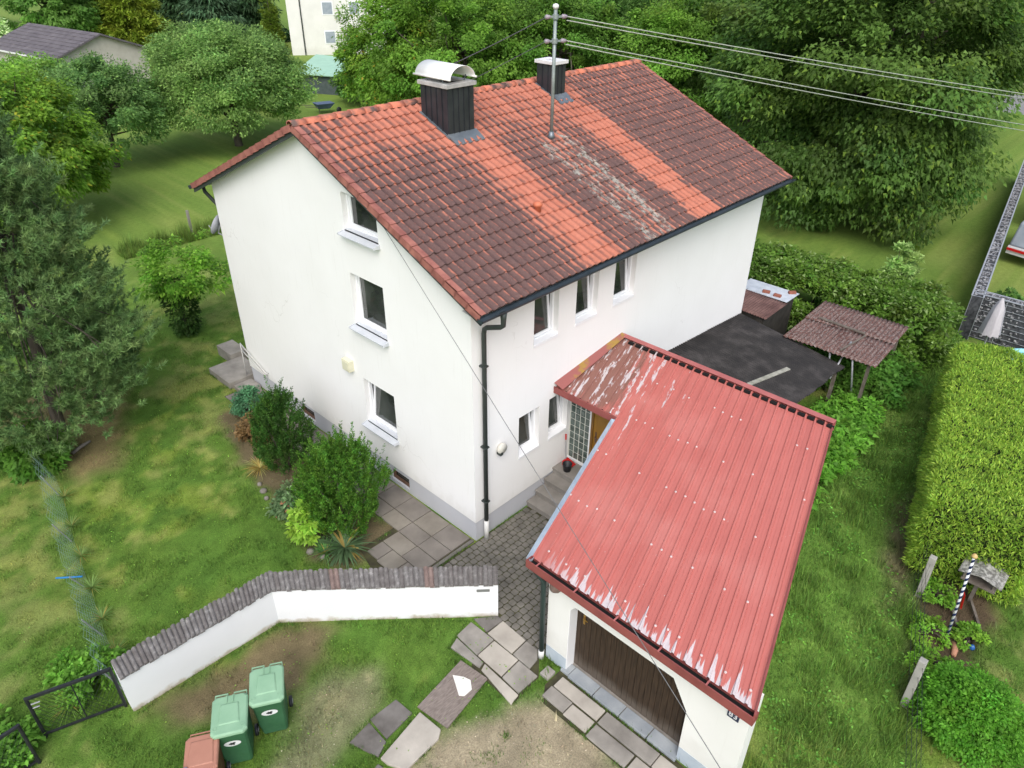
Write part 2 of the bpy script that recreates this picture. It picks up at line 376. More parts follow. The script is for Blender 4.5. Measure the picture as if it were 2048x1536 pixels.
# garden bed edging stones
M_STONE = mat('edging_stone', (.15, .135, .115), (.27, .25, .215), 5., .9, .5, 30)
eb = empty('bed_edging', (-2.5, 4.5, 0), 'row of small stones edging the flower bed', 'edging')
pts = [(-1.98, 8.0), (-2.08, 7.0), (-2.38, 5.5), (-2.72, 4.0), (-2.92, 2.6), (-2.6, 1.55)]
for i in range(len(pts)-1):
    (ax_, ay_), (bx_, by_) = pts[i], pts[i+1]; L = math.hypot(bx_-ax_, by_-ay_); n = max(2, int(L/.3))
    for k in range(n):
        if RG.random() < .5: continue
        q = (k+.5)/n; x, y = ax_+(bx_-ax_)*q+RG.uniform(-.04, .04), ay_+(by_-ay_)*q; s = RG.uniform(.05, .1)
        MB().lathe([(s*.7, -.03), (s, .02), (s*.85, .06), (s*.4, .08)], (x, y, 0), 7).build('stone', M_STONE, eb, True)
# far road at the right edge
M_ROAD = mat('asphalt', (.20, .20, .205), (.26, .26, .262), 2., .9, .2, 40)
rd = MB().prism([(61, -30), (70, -30), (71, 30), (62, 30)], -.2, .004).build('road', M_ROAD); tag(rd, 'grey lane beyond the meadow', 'road', kind='structure')
# ================================================================== HOUSE
def plaster(name, c1, c2, streak=.0):
    t = NT(name); n1 = t.noise(.7, 5); n2 = t.noise(7., 6, (2.2, 2.2, .14))
    col = t.ramp(n1, [(.3, c1), (.7, c2)])
    col = t.mix(t.ramp(n2, [(.58, 0.), (.85, streak)]), col, (.52, .50, .46)); crk = t.n('ShaderNodeTexVoronoi', feature='DISTANCE_TO_EDGE'); crk.inputs['Scale'].default_value = .42; wv = t.n('ShaderNodeVectorMath', operation='ADD'); nv = t.n('ShaderNodeTexNoise'); nv.inputs['Scale'].default_value = 2.2; t.l(t.pos(), nv.inputs['Vector']); t.l(t.pos(), wv.inputs[0]); t.l(nv.outputs['Color'], wv.inputs[1]); t.l(wv.outputs[0], crk.inputs['Vector']); col = t.mix(t.math('MULTIPLY', t.smooth(crk.outputs['Distance'], .006, .001), t.math('MULTIPLY', t.smooth(t.noise(.45, 2), .55, .68), .35)), col, (.4, .38, .35))
    zz_ = t.xyz()[2]; sp_ = t.smooth(t.math('ADD', zz_, t.math('MULTIPLY', t.math('SUBTRACT', t.noise(3.2, 5), .5), 1.1)), .95, .45); col = t.mix(t.math('MULTIPLY', sp_, .16), col, (.42, .39, .33))
    t.bump(t.noise(160., 3), .25, .004); return t.fin(col, .9, 0, .2)
M_WALL = plaster('white_render', (.80, .795, .785), (.835, .83, .825), .22)
M_PLINTH = plaster('grey_blue_plinth', (.47, .49, .545), (.545, .56, .61), .18)
M_PVC = mat('white_pvc', (.80, .81, .83), rough=.35, spec=.5)
M_SILL = mat('aluminium_sill', (.50, .53, .57), (.58, .60, .63), 4, .45)
t = NT('window_glass'); t.p.inputs['Coat Weight'].default_value = .3; M_GLASS = t.fin(t.ramp(t.noise(1.3, 2), [(.35, (.016, .020, .018)), (.7, (.075, .082, .076))]), .05, 0, .65)
M_GUT = mat('slate_gutter', (.030, .042, .052), (.055, .075, .09), 3, .45, metal=.3)
M_PIPE = mat('dark_green_pipe', (.030, .038, .036), (.045, .055, .05), 4, .5)
M_PIPEW = mat('white_plastic_pipe', (.62, .62, .60), rough=.5)
M_BOARDD = mat('dark_bargeboard', (.035, .045, .045), (.055, .065, .065), 5, .6)
M_SOFFIT = mat('soffit_board', (.42, .42, .41), (.5, .5, .49), 3, .8)

def roof_z(y): return HE+SL*((y+OE) if y <= YR else (2*YR-y+OE))
house = empty('house', (0, 0, 0), 'white two-storey rendered house with red tiled gable roof and two dark chimneys', 'house')
def wall_mb(O, U, N, width, z0, top, holes, depth, brk=()):
    O, U, N = Vector(O), Vector(U), Vector(N); mb = MB()
    P = lambda u, z, n=0.: tuple(O+U*u+Vector((0, 0, z))+N*n)
    us = sorted({0., width, *brk, *[h[0] for h in holes], *[h[1] for h in holes]})
    for u0, u1 in zip(us[:-1], us[1:]):
        hs = sorted([h for h in holes if h[0] <= u0+1e-6 and h[1] >= u1-1e-6], key=lambda h: h[2]); z = z0
        for h in hs:
            mb.add([P(u0, z), P(u1, z), P(u1, h[2]), P(u0, h[2])], [(0, 1, 2, 3)]); z = h[3]
        mb.add([P(u0, z), P(u1, z), P(u1, top(u1)), P(u0, top(u0))], [(0, 1, 2, 3)])
    for a, b, c, d in holes:
        r = [(a, c), (b, c), (b, d), (a, d)]
        for i in range(4):
            p, q = r[i], r[(i+1) % 4]; mb.add([P(*p), P(*q), P(*q, -depth), P(*p, -depth)], [(0, 1, 2, 3)])
    return mb, P
def ztop(y): return roof_z(y)-.10
# gable wall faces -x: u runs along -y from y = HW
gh = [(HW-3.90, HW-2.72, 6.48, 7.30), (HW-3.90, HW-2.72, 4.22, 5.48), (HW-3.86, HW-2.68, 1.52, 2.75)]
gmb, GP = wall_mb((0, HW, 0), (0, -1, 0), (-1, 0, 0), HW, HP, lambda u: ztop(HW-u), gh, .22, (HW-YR,))
gmb.build('wall', M_WALL, house)
eh = [(1.80, 2.58, 4.43, 5.58), (3.18, 3.96, 4.43, 5.58), (4.57, 5.40, 4.43, 5.58), (1.38, 2.07, 1.66, 2.76), (2.40, 3.08, 1.66, 2.78)]
emb, EP = wall_mb((0, 0, 0), (1, 0, 0), (0, -1, 0), HL, HP, lambda u: ztop(0), eh, .26)
emb.build('wall', M_WALL, house)
b1, _ = wall_mb((HL, 0, 0), (0, 1, 0), (1, 0, 0), HW, HP, lambda u: ztop(u), [], .2, (YR,)); b1.build('wall', M_WALL, house)
b2, _ = wall_mb((HL, HW, 0), (-1, 0, 0), (0, 1, 0), HL, HP, lambda u: ztop(HW), [], .2); b2.build('wall', M_WALL, house)
pi = .025
ph = [(HW-7.25, HW-6.55, .12, .45), (HW-3.10, HW-2.40, .10, .43)]
pg, PP = wall_mb((pi, HW-pi, 0), (0, -1, 0), (-1, 0, 0), HW-2*pi, -.1, lambda u: HP, [(a-pi, b-pi, c, d) for a, b, c, d in ph], .18)
pe, _ = wall_mb((pi, pi, 0), (1, 0, 0), (0, -1, 0), HL-2*pi, -.1, lambda u: HP, [], .1); pg.add(pe.v, pe.f)
pr, _ = wall_mb((HL-pi, pi, 0), (0, 1, 0), (1, 0, 0), HW-2*pi, -.1, lambda u: HP, [], .1); pg.add(pr.v, pr.f)
pg.add([(0, 0, HP), (HL, 0, HP), (HL, HW, HP), (0, HW, HP)], [(0, 1, 2, 3)])
pg.build('plinth', M_PLINTH, house)
M_BROWN = mat('brown_cellar_frame', (.10, .055, .035), (.16, .09, .06), 8, .6)
for a, b, c, d in ph:
    w = MB().box((pi+.10, HW-b+.0, c), (pi+.14, HW-a, d)).build('cellar_window', M_GLASS, house)
    f = MB(); 
    for z0, z1 in ((c, c+.06), (d-.04, d)): f.box((pi+.05, HW-b, z0), (pi+.10, HW-a, z1))
    for y0, y1 in ((HW-b, HW-b+.05), (HW-a-.05, HW-a)): f.box((pi+.05, y0, c+.06), (pi+.10, y1, d-.04))
    f.build('frame', M_BROWN, w)
# interior: a dark-coloured box stands in for the shade of the rooms
def window(P, h, d, sill='out', tilt=0., mull=0):
    a, b, c, e = h; fw = .05; mb = MB()
    def bx(u0, u1, z0, z1, n0, n1):
        q = [P(u0, z0, n0), P(u1, z0, n0), P(u1, z0, n1), P(u0, z0, n1), P(u0, z1, n0), P(u1, z1, n0), P(u1, z1, n1), P(u0, z1, n1)]; return q
    n0, n1 = -d-.07, -d
    for q in ((a, b, c, c+fw), (a, b, e-fw, e), (a, a+fw, c+fw, e-fw), (b-fw, b, c+fw, e-fw)): mb.hexa(bx(*q, n0, n1))
    w = mb.build('window', M_PVC, house)
    # sash, hinged at the bottom when tilted
    zt = e-fw-c-fw; sb = MB(); sw = .058; ca, sa = math.cos(tilt), math.sin(tilt)
    def T(u, z, n): return P(u, c+fw+.004+z*ca-(n)*sa*0, n-z*sa)
    def sx(u0, u1, z0, z1, m0, m1): return [T(u0, z0, m0), T(u1, z0, m0), T(u1, z0, m1), T(u0, z0, m1), T(u0, z1, m0), T(u1, z1, m0), T(u1, z1, m1), T(u0, z1, m1)]
    u0, u1, m0, m1 = a+fw+.004, b-fw-.004, -d-.085, -d-.02; zz = zt-.01
    for q in ((u0, u1, 0, sw), (u0, u1, zz-sw, zz), (u0, u0+sw, sw, zz-sw), (u1-sw, u1, sw, zz-sw)): sb.hexa(sx(*q, m0, m1))
    sb.build('sash', M_PVC, w)
    pn = MB(); pn.hexa(sx(u0+sw, u1-sw, sw, zz-sw, -d-.06, -d-.045)); pn.build('pane', M_GLASS, w)
    s = MB()
    if sill == 'out':
        q = [P(a-.03, c-.10, -.0+.001), P(b+.03, c-.10, .001), P(b+.03, c-.10, .16), P(a-.03, c-.10, .16),
             P(a-.03, c-.035, .001), P(b+.03, c-.035, .001), P(b+.03, c-.075, .16), P(a-.03, c-.075, .16)]
        s.hexa(q); s.hexa([P(a+.002, c-.03, -d-.02), P(b-.002, c-.03, -d-.02), P(b-.002, c-.034, 0), P(a+.002, c-.034, 0), P(a+.002, c+.012, -d-.02), P(b-.002, c+.012, -d-.02), P(b-.002, c+.003, 0), P(a+.002, c+.003, 0)])
        s.hexa([P(a-.05, c-.12, .0), P(a-.03, c-.12, .0), P(a-.03, c-.10, .17), P(a-.05, c-.10, .17), P(a-.05, c-.02, .0), P(a-.03, c-.02, .0), P(a-.03, c-.055, .17), P(a-.05, c-.055, .17)])
        s.hexa([P(b+.03, c-.12, .0), P(b+.05, c-.12, .0), P(b+.05, c-.10, .17), P(b+.03, c-.10, .17), P(b+.03, c-.02, .0), P(b+.05, c-.02, .0), P(b+.05, c-.055, .17), P(b+.03, c-.055, .17)])
    else:
        s.hexa([P(a+.002, c-.02, -d-.02), P(b-.002, c-.02, -d-.02), P(b-.002, c-.05, .02), P(a+.002, c-.05, .02), P(a+.002, c+.03, -d-.02), P(b-.002, c+.03, -d-.02), P(b-.002, c+.005, .02), P(a+.002, c+.005, .02)])
    s.build('sill', M_SILL if sill == 'out' else M_PVC, w)
    # room darkness behind comes from the dark-coloured box inside the house
    return w
for i, h in enumerate(gh): window(GP, h, .13, 'out', (0, 0, .10)[i])
for h in eh: window(EP, h, .14, 'in', .10)
MB().box((.5, .5, .1), (HL-.3, HW-.3, 5.9)).build('room_shade_box', mat('room_shade', (.05, .048, .045), rough=1.), house)  # dark box added inside the walls so the rooms read as shaded

# ---- roof
th = math.atan(SL); RT = NT('roof_tile_clay')
t = RT; X, Y, Z = t.xyz()
wob = t.math('MULTIPLY', t.math('SUBTRACT', t.noise(.9, 3), .5), .5)
xr = t.math('DIVIDE', t.math('ADD', t.math('ADD', X, .32), t.math('ADD', t.math('MULTIPLY', wob, .6), t.math('MULTIPLY', t.math('SUBTRACT', t.noise(4.5, 4), .5), .55))), 12.25)
sv_ = t.math('DIVIDE', t.math('SUBTRACT', Z, HE), HR-HE)
k = lambda x: (x+.32)/12.25
up = t.ramp(xr, [(0, .50), (k(.9), .30), (k(2.6), .16), (k(3.6), .15), (k(4.2), .32), (k(5.5), .22), (k(7.0), .14), (k(7.75), .2), (k(8.15), .66), (1, .70)])
lo = t.ramp(xr, [(0, .90), (k(2.2), .90), (k(2.7), .5), (k(3.15), .15), (k(3.75), .15), (k(4.25), .82), (k(4.95), .80), (k(5.4), .60), (k(6.1), .75), (k(6.7), .88), (k(7.12), .13), (k(7.82), .13), (k(8.2), .84), (1, .84)])
lf = t.smooth(t.math('ADD', sv_, t.math('MULTIPLY', wob, .6)), .93, .45)
stn = t.math('ADD', t.math('MULTIPLY', up, t.math('SUBTRACT', 1., lf)), t.math('MULTIPLY', lo, lf))
stn = t.math('ADD', stn, t.math('MULTIPLY', t.math('SUBTRACT', t.noise(3.3, 5), .5), .6))
TX0, TW = -.19, .20
CELL = t.n('ShaderNodeCombineXYZ'); t.l(t.math('FLOOR', t.math('DIVIDE', t.math('SUBTRACT', X, TX0), TW)), CELL.inputs[0]); t.l(t.math('FLOOR', t.math('MULTIPLY', sv_, 18.)), CELL.inputs[1])
wn = t.n('ShaderNodeTexWhiteNoise'); t.l(CELL.outputs[0], wn.inputs[0])
stn = t.math('ADD', stn, t.math('MULTIPLY', t.math('SUBTRACT', wn.outputs[0], .5), .22))
wave = t.math('SINE', t.math('MULTIPLY', t.math('SUBTRACT', X, TX0+.155-.05), 2*math.pi/.2))
streak = t.math('POWER', t.math('MULTIPLY_ADD', wave, .5, .5), 1.6)
streak = t.math('MULTIPLY', streak, t.ramp(t.noise(7., 3), [(.3, .35), (.6, 1.)]))
stf = t.smooth(t.math('SUBTRACT', t.math('MULTIPLY', stn, 1.25), t.math('MULTIPLY', streak, .98)), .02, .62)
cell = CELL
orange = t.mix(t.noise(14., 4), (.40, .135, .085), (.53, .210, .145)); orange = t.mix(t.math('MULTIPLY', wn.outputs[0], .35), orange, (.34, .095, .055))
dark = t.mix(t.noise(26., 5), (.045, .033, .033), (.150, .100, .095))
col = t.mix(t.math('MULTIPLY', stf, .92), orange, dark)
li = t.ramp(xr, [(k(4.5), 0.), (k(5.05), .70), (k(5.5), .48), (k(5.95), .74), (k(6.4), 0.)])
ls = t.math('MULTIPLY', t.smooth(sv_, .80, .60), li)
lm = t.smooth(t.math('ADD', ls, t.math('MULTIPLY', t.math('SUBTRACT', t.noise(10., 8, (1, .45, .45), .8), .5), 2.2)), .58, .86)
col = t.mix(t.math('MULTIPLY', lm, .70), col, t.mix(t.noise(40., 4), (.25, .29, .24), (.50, .50, .46)))
moss = t.math('MULTIPLY', t.smooth(t.noise(6.5, 3), .70, .74), ls); col = t.mix(moss, col, (.10, .095, .02))
t.bump(t.noise(90., 4), .3, .006); M_TILE = t.fin(col, .85, 0, .25)
M_RIDGE = mat('ridge_tile_clay', (.13, .085, .075), (.58, .19, .115), 2.8, .85, .3, 90, lo=.36, hi=.56)
M_VERGE = mat('verge_tile_clay', (.24, .085, .07), (.42, .17, .13), 3.5, .85, .3, 90, lo=.35, hi=.7)

NROW = 18; slope_len = (YR+OE)/math.cos(th); RL = (slope_len-.06)/NROW
def slope_mat(x, s, side):          # frame on a slope: side +1 front (-y), -1 back (+y)
    if side > 0: o = Vector((x, -OE+s*math.cos(th), HE+s*math.sin(th))); uy = Vector((0, math.cos(th), math.sin(th))); ux = Vector((1, 0, 0))
    else: o = Vector((x, 2*YR+OE-s*math.cos(th), HE+s*math.sin(th))); uy = Vector((0, -math.cos(th), math.sin(th))); ux = Vector((-1, 0, 0))
    uz = ux.cross(uy); m = Matrix.Identity(4)
    for i in range(3): m[i][0], m[i][1], m[i][2], m[i][3] = ux[i], uy[i], uz[i], o[i]
    return m
# deck
dk = MB()
for y0, y1 in ((-OE+.12, YR), (2*YR+OE-.12, YR)):
    a, b = HL+OG-.03, -OG+.03; d0, d1 = .045, .12
    z0, z1 = HE+SL*.12, HR
    dk.hexa([(b, y0, z0-d1), (a, y0, z0-d1), (a, y1, z1-d1), (b, y1, z1-d1), (b, y0, z0-d0), (a, y0, z0-d0), (a, y1, z1-d0), (b, y1, z1-d0)])
roof = dk.build('roof', M_SOFFIT, house)
def tile_geo():
    n = 11; vs = []; fs = []; e = RL+.03
    def w(u): return .040*(.5+.5*math.cos(2*math.pi*(u-.145)/TW))**1.7
    us = [TW*i/(n-1) for i in range(n)]
    for u in us: vs.append((u, -.012, w(u)+.008))          # lip bottom
    for u in us: vs.append((u, -.012, w(u)+.038))          # front edge
    for u in us: vs.append((u, RL*.35, w(u)+.025))
    for u in us: vs.append((u, e, w(u)+.003))
    for r in range(3):
        for i in range(n-1): fs.append((r*n+i, r*n+i+1, (r+1)*n+i+1, (r+1)*n+i))
    return vs, fs
tv, tf = tile_geo(); tm = MB().add(tv, tf).mesh('roof_tile', M_TILE, False)
NC = 60; spots = []
CH = [(2.86, 3.65, 3.66, 4.57), (7.04, 7.50, 4.20, 4.80)]
for r in range(NROW):
    for c in range(NC):
        x = TX0+c*TW; s = r*RL; m = slope_mat(x, s, 1); yc = m[1][3]+RL/2*math.cos(th)
        if any(x > a+.02 and x+TW < b-.02 and yc > y0 and yc < y1 for a, b, y0, y1 in CH): continue
        p = Vector((x+.15, yc, m[2][3])); spots.append(((p-cam.matrix_world.translation).length, x, s))
spots.sort()
jm = MB()
for i, (d, x, s) in enumerate(spots):
    m = slope_mat(x, s, 1) @ Matrix.Translation((RG.uniform(-.003, .003), RG.uniform(-.006, .006), RG.uniform(-.002, .004))) @ Matrix.Rotation(RG.uniform(-.008, .008), 4, 'Z')
    if i < 300:
        o = bpy.data.objects.new('roof_tile', tm); put(o, roof); o.matrix_basis = m
    else: jm.add([m @ Vector(v) for v in tv], tf)
tag(jm.build('roof_tile_field', M_TILE, roof), kind='stuff')
jm = MB()
rv_ = [tv[r_*11+i] for r_ in range(4) for i in range(0, 11, 2)]; rf_ = [(r_*6+i, r_*6+i+1, (r_+1)*6+i+1, (r_+1)*6+i) for r_ in (0, 1, 2) for i in range(5)]
for r in range(NROW):
    for c in range(NC):
        m = slope_mat(TX0+(c+1)*TW, r*RL, -1); jm.add([m @ Vector(v) for v in rv_], rf_)
tag(jm.build('rear_roof_tile_field', M_TILE, roof), kind='stuff')
# verge tiles
vg = MB(); e = RL+.02; w0, w1, vw = -.015, .046, .15
for (xa, xb, za, zb) in ((0, vw, .020, 0), (0, .022, -.115, 0)):
    vg.hexa([(xa, w0, za+.018 if za > 0 else za+.018), (xb, w0, za+.018), (xb, e, za-.004), (xa, e, za-.004), (xa, w0, w1), (xb, w0, w1), (xb, e, w1-.022), (xa, e, w1-.022)])
vm = vg.mesh('verge_tile', M_VERGE)
for side in (1, -1):
    for r in range(NROW):
        for xo, mir in ((-OG-.02, False), (HL+OG+.02, True)):
            m = slope_mat(xo, r*RL, side)
            if (side > 0) == mir: m = m @ Matrix.Scale(-1, 4, (1, 0, 0))
            o = bpy.data.objects.new('verge_tile', vm); put(o, roof); o.matrix_basis = m
# ridge tiles
rg = MB(); n = 9; vs = []
for yy, rr in ((0, .125), (.40, .112)):
    for q in range(n):
        a = math.pi*(q/(n-1)); vs.append((yy, rr*1.05*math.cos(a), rr*.82*math.sin(a)))
for q in range(n):
    a = math.pi*(q/(n-1)); vs.append((0, .105*math.cos(a), .082*math.sin(a)))
rg.add(vs, [(q, q+1, n+q+1, n+q) for q in range(n-1)]+[(q+1, q, 2*n+q, 2*n+q+1) for q in range(n-1)]+[tuple(range(n, 2*n))])
rm = rg.mesh('ridge_tile', M_RIDGE, True)
nr = 33; pitch = (HL+2*OG+.02)/nr
for i in range(nr):
    o = bpy.data.objects.new('ridge_tile', rm); put(o, roof); o.location = (-OG-.02+i*pitch, YR, HR-.005); o.rotation_euler = (0, RG.uniform(-.006, .006)+.016, 0)
# bargeboards
for xo in (-OG+.045, HL+OG-.045):
    bb = MB()
    for y0, y1 in ((-OE+.02, YR), (2*YR+OE-.02, YR)):
        z0, z1 = roof_z(y0 if y0 < YR else y0), HR
        z0 = HE+SL*.02
        bb.hexa([(xo-.02, y0, z0-.21), (xo+.02, y0, z0-.21), (xo+.02, y1, z1-.21), (xo-.02, y1, z1-.21), (xo-.02, y0, z0-.05), (xo+.02, y0, z0-.05), (xo+.02, y1, z1-.05), (xo-.02, y1, z1-.05)])
    bb.build('bargeboard', M_BOARDD, house)
# gutters
def half_gutter(name, p0, p1, r, m, parent, n=8):
    p0, p1 = Vector(p0), Vector(p1); d = (p1-p0).normalized(); sx = d.cross(Vector((0, 0, 1))).normalized(); vs = []
    for rr in (r, r-.008):
        for p in (p0, p1):
            for q in range(n+1):
                a = math.pi*q/n; vs.append(p+sx*rr*math.cos(a)-Vector((0, 0, 1))*rr*math.sin(a))
    k = n+1; fs = []
    for q in range(n): fs += [(q, q+1, k+q+1, k+q), (2*k+q+1, 2*k+q, 3*k+q, 3*k+q+1), (q+1, q, 2*k+q, 2*k+q+1), (k+q, k+q+1, 3*k+q+1, 3*k+q)]
    fs += [(0, k, 3*k, 2*k), (k-1, 2*k-1, 4*k-1, 3*k-1), tuple(range(0, k)), tuple(range(k, 2*k))[::-1]]
    return MB().add(vs, fs).build(name, m, parent, False)
gut = half_gutter('gutter', (-OG-.05, -OE-.055, HE-.035), (HL+OG+.05, -OE-.055, HE-.035), .078, M_GUT, house)
MB().box((-OG, -OE+.01, HE-.17), (HL+OG, -OE+.03, HE-.05)).build('fascia', M_GUT, house)
MB().add([(-OG+.07, -OE+.03, HE-.165), (HL+OG-.07, -OE+.03, HE-.165), (HL+OG-.07, .0, HE-.10), (-OG+.07, .0, HE-.10)], [(0, 1, 2, 3)]).build('soffit', M_SOFFIT, house)
half_gutter('gutter', (-OG-.05, 2*YR+OE+.055, HE-.035), (HL+OG+.05, 2*YR+OE+.055, HE-.035), .078, M_GUT, house)
dp = MB(); dp.tube([(.25, -OE-.055, HE-.09), (.25, -OE-.055, HE-.22), (.25, -OE-.05, HE-.36), (.25, -.54, HE-.42), (.25, -.18, HE-.56), (.25, -.11, HE-.62), (.25, -.09, HE-.72), (.25, -.09, .52)], [.07, .055, .05, .05, .05, .05, .05, .05], 10).build('downpipe', M_PIPE, house, True)
MB().tube([(.25, -.09, .55), (.25, -.09, -.05)], .058, 10).build('downpipe_foot', M_PIPEW, house, True)
pc = MB()
for z in (4.6, 2.6, 1.1): pc.box((.185, -.15, z), (.315, .0, z+.03))
pc.build('pipe_bracket', M_PIPE, house)
MB().tube([(.02, 2*YR+OE+.055, HE-.1), (.02, 2*YR+OE, HE-.25), (.2, HW+.12, HE-.7), (.24, HW+.09, HE-.9), (.24, HW+.09, .1)], .05, 10).build('downpipe', M_PIPE, house, True)
# chimneys
M_CLAD = mat('anthracite_cladding', (.034, .038, .046), (.058, .063, .073), 3, .38, metal=.45)
M_ZINC = mat('zinc_flashing', (.14, .165, .19), (.25, .28, .30), 4, .4, metal=.5)
M_CAP = mat('chimney_cap_concrete', (.30, .30, .29), (.48, .47, .45), 6, .85, .3, 40)
M_CAPW = mat('pale_cap', (.62, .62, .62), (.70, .70, .70), 6, .7)
M_SOOT = mat('flue_soot', (.012, .011, .010), (.05, .035, .025), 12, .95)
M_HOOD = mat('white_metal_hood', (.72, .72, .69), (.80, .80, .77), 5, .45)
def chimney(a, b, y0, y1, ztop_, np_, capm, lab):
    zb = roof_z(y0)-.25; ch = MB().box((a+.01, y0+.01, zb), (b-.01, y1-.01, ztop_)).build('chimney', M_CLAD, house)
    ch['label'] = lab
    def strip(n, f):
        for i in range(n): f(i/n, (i+1)/n)
    for i in range(np_):
        u0, u1 = i/np_, (i+1)/np_; g = .006
        xa, xb = a+(b-a)*u0+g, a+(b-a)*u1-g; ya, yb = y0+(y1-y0)*u0+g, y0+(y1-y0)*u1-g
        MB().box((xa, y0-.008, zb), (xb, y0+.012, ztop_-.01)).build('cladding_panel', M_CLAD, ch, bevel=.003)
        MB().box((a-.008, ya, zb), (a+.012, yb, ztop_-.01)).build('cladding_panel', M_CLAD, ch, bevel=.003)
        MB().box((b-.012, ya, zb), (b+.008, yb, ztop_-.01)).build('cladding_panel', M_CLAD, ch, bevel=.003)
        if i:
            sm = MB(); x = a+(b-a)*u0; y = y0+(y1-y0)*u0
            sm.box((x-.005, y0-.028, zb), (x+.005, y0-.005, ztop_-.01)); sm.box((a-.028, y-.005, zb), (a-.005, y+.005, ztop_-.01)); sm.box((b+.005, y-.005, zb), (b+.028, y+.005, ztop_-.01))
            sm.build('standing_seam', M_CLAD, ch)
    cp = MB(); o = .05; t_ = .13 if np_ < 4 else .16
    X0, X1, Y0, Y1 = a-o, b+o, y0-o, y1+o; ix = t_+o
    for q in (((X0, Y0), (X1, Y0+ix)), ((X0, Y1-ix), (X1, Y1)), ((X0, Y0+ix), (X0+ix, Y1-ix)), ((X1-ix, Y0+ix), (X1, Y1-ix))):
        cp.box((*q[0], ztop_), (*q[1], ztop_+.085))
    c = cp.build('chimney_cap', capm, ch, bevel=.006)
    MB().box((a+t_-.02, y0+t_-.02, ztop_-.0), (b-t_+.02, y1-t_+.02, ztop_+.03)).build('flue', M_SOOT, ch)
    # flashing in front and along the sides
    fl = MB(); m0 = lambda y: roof_z(y)+.052
    fl.hexa([(a-.03, y0-.30, m0(y0-.30)-.02), (b+.06, y0-.30, m0(y0-.30)-.02), (b+.06, y0, m0(y0)-.01), (a-.03, y0, m0(y0)-.01), (a-.03, y0-.30, m0(y0-.30)), (b+.06, y0-.30, m0(y0-.30)), (b+.06, y0, m0(y0)+.05), (a-.03, y0, m0(y0)+.05)])
    for xa, xb in ((a-.07, a-.012), (b+.012, b+.07)):
        fl.hexa([(xa, y0-.05, m0(y0-.05)-.04), (xb, y0-.05, m0(y0-.05)-.04), (xb, y1, m0(y1)-.04), (xa, y1, m0(y1)-.04), (xa, y0-.05, m0(y0-.05)+.012), (xb, y0-.05, m0(y0-.05)+.012), (xb, y1, m0(y1)+.012), (xa, y1, m0(y1)+.012)])
    fl.build('flashing', M_ZINC, ch)
    return ch
c1 = chimney(2.86, 3.65, 3.66, 4.57, 8.98, 5, M_CAP, 'large anthracite clad chimney with a white arched hood')
c2 = chimney(7.04, 7.50, 4.20, 4.80, 8.98, 3, M_CAPW, 'small anthracite clad chimney with a pale cap')
# arched hood on the large chimney, axis along x
hd = MB(); n = 14; r = .38; vs = []; hy0, hy1 = 3.56, 4.74; cx_, cz = 3.24, 9.145
for rr in (r, r-.012):
    for y in (hy0, hy1):
        for q in range(n+1):
            a = math.pi*(.02+.96*q/n); vs.append((cx_+rr*math.cos(a), y, cz+rr*.74*math.sin(a)))
k_ = n+1; fs = []
for q in range(n): fs += [(q, k_+q, k_+q+1, q+1)[::-1], (2*k_+q, 2*k_+q+1, 3*k_+q+1, 3*k_+q)[::-1], (q, q+1, 2*k_+q+1, 2*k_+q)[::-1], (k_+q+1, k_+q, 3*k_+q, 3*k_+q+1)[::-1]]
fs += [(0, 2*k_, 3*k_, k_), (n, k_+n, 3*k_+n, 2*k_+n)]
hd.add(vs, fs); hd.tube([(cx_-r, hy0-.01, cz+.02), (cx_-r, hy1+.05, cz+.02)], .022, 6); hd.tube([(cx_+r, hy0-.03, cz+.02), (cx_+r, hy1, cz+.02)], .022, 6)
hd.build('chimney_hood', M_HOOD, c1, True)
hs = MB()
for y in (hy0+.30, hy1-.35):
    for s in (-1, 1): hs.bar((cx_+s*(r-.01), y, cz+.04), (cx_+s*(r-.08), y, 9.05), .025, .008)
hs.build('hood_bracket', M_ZINC, c1)
# vent cap tile
M_OR = mat('orange_plastic', (.52, .15, .08), (.60, .19, .10), 6, .6)
MB().lathe([(.07, -.06), (.07, .10), (.10, .11), (.105, .16), (.07, .20), (.0, .21)], (3.04, 1.09, roof_z(1.09)+.03), 14).build('roof_vent', M_OR, house, True)
# satellite dish at the far gable corner
M_GREYM = mat('grey_metal', (.30, .31, .33), (.40, .41, .43), 4, .5, metal=.4)
M_DISH = mat('grey_dish', (.32, .33, .37), (.38, .39, .43), 4, .5)
sdh = empty('satellite_dish', (.1, HW+.1, 4.9), 'grey satellite dish on the far gable corner under the eave', 'satellite dish')
dm = MB(); n = 20; vs = [(0, 0, 0)]
q0 = Vector((-.02, HW+.20, 5.0)); ax = Vector((-.55, .75, .35)).normalized(); e1 = ax.cross(Vector((0, 0, 1))).normalized(); e2 = e1.cross(ax)
vs = [q0-ax*.10]
for rr, dd in ((.16, -.06), (.29, 0.)):
    for i in range(n):
        a = 2*math.pi*i/n; vs.append(q0+ax*dd+e1*rr*math.cos(a)+e2*rr*math.sin(a))
dm.add(vs, [(0, 1+i, 1+(i+1) % n) for i in range(n)]+[(1+i, 1+n+i, 1+n+(i+1) % n, 1+(i+1) % n) for i in range(n)])
o = dm.build('reflector', M_DISH, sdh, True); sm_ = o.modifiers.new('solid', 'SOLIDIFY'); sm_.thickness = .012
MB().tube([(.05, HW, 4.7), (-.02, HW+.18, 4.75), tuple(q0-ax*.1)], .022, 8).tube([tuple(q0-e2*.27), tuple(q0+ax*.2-e2*.12)], .014, 6).build('dish_arm', M_GREYM, sdh)
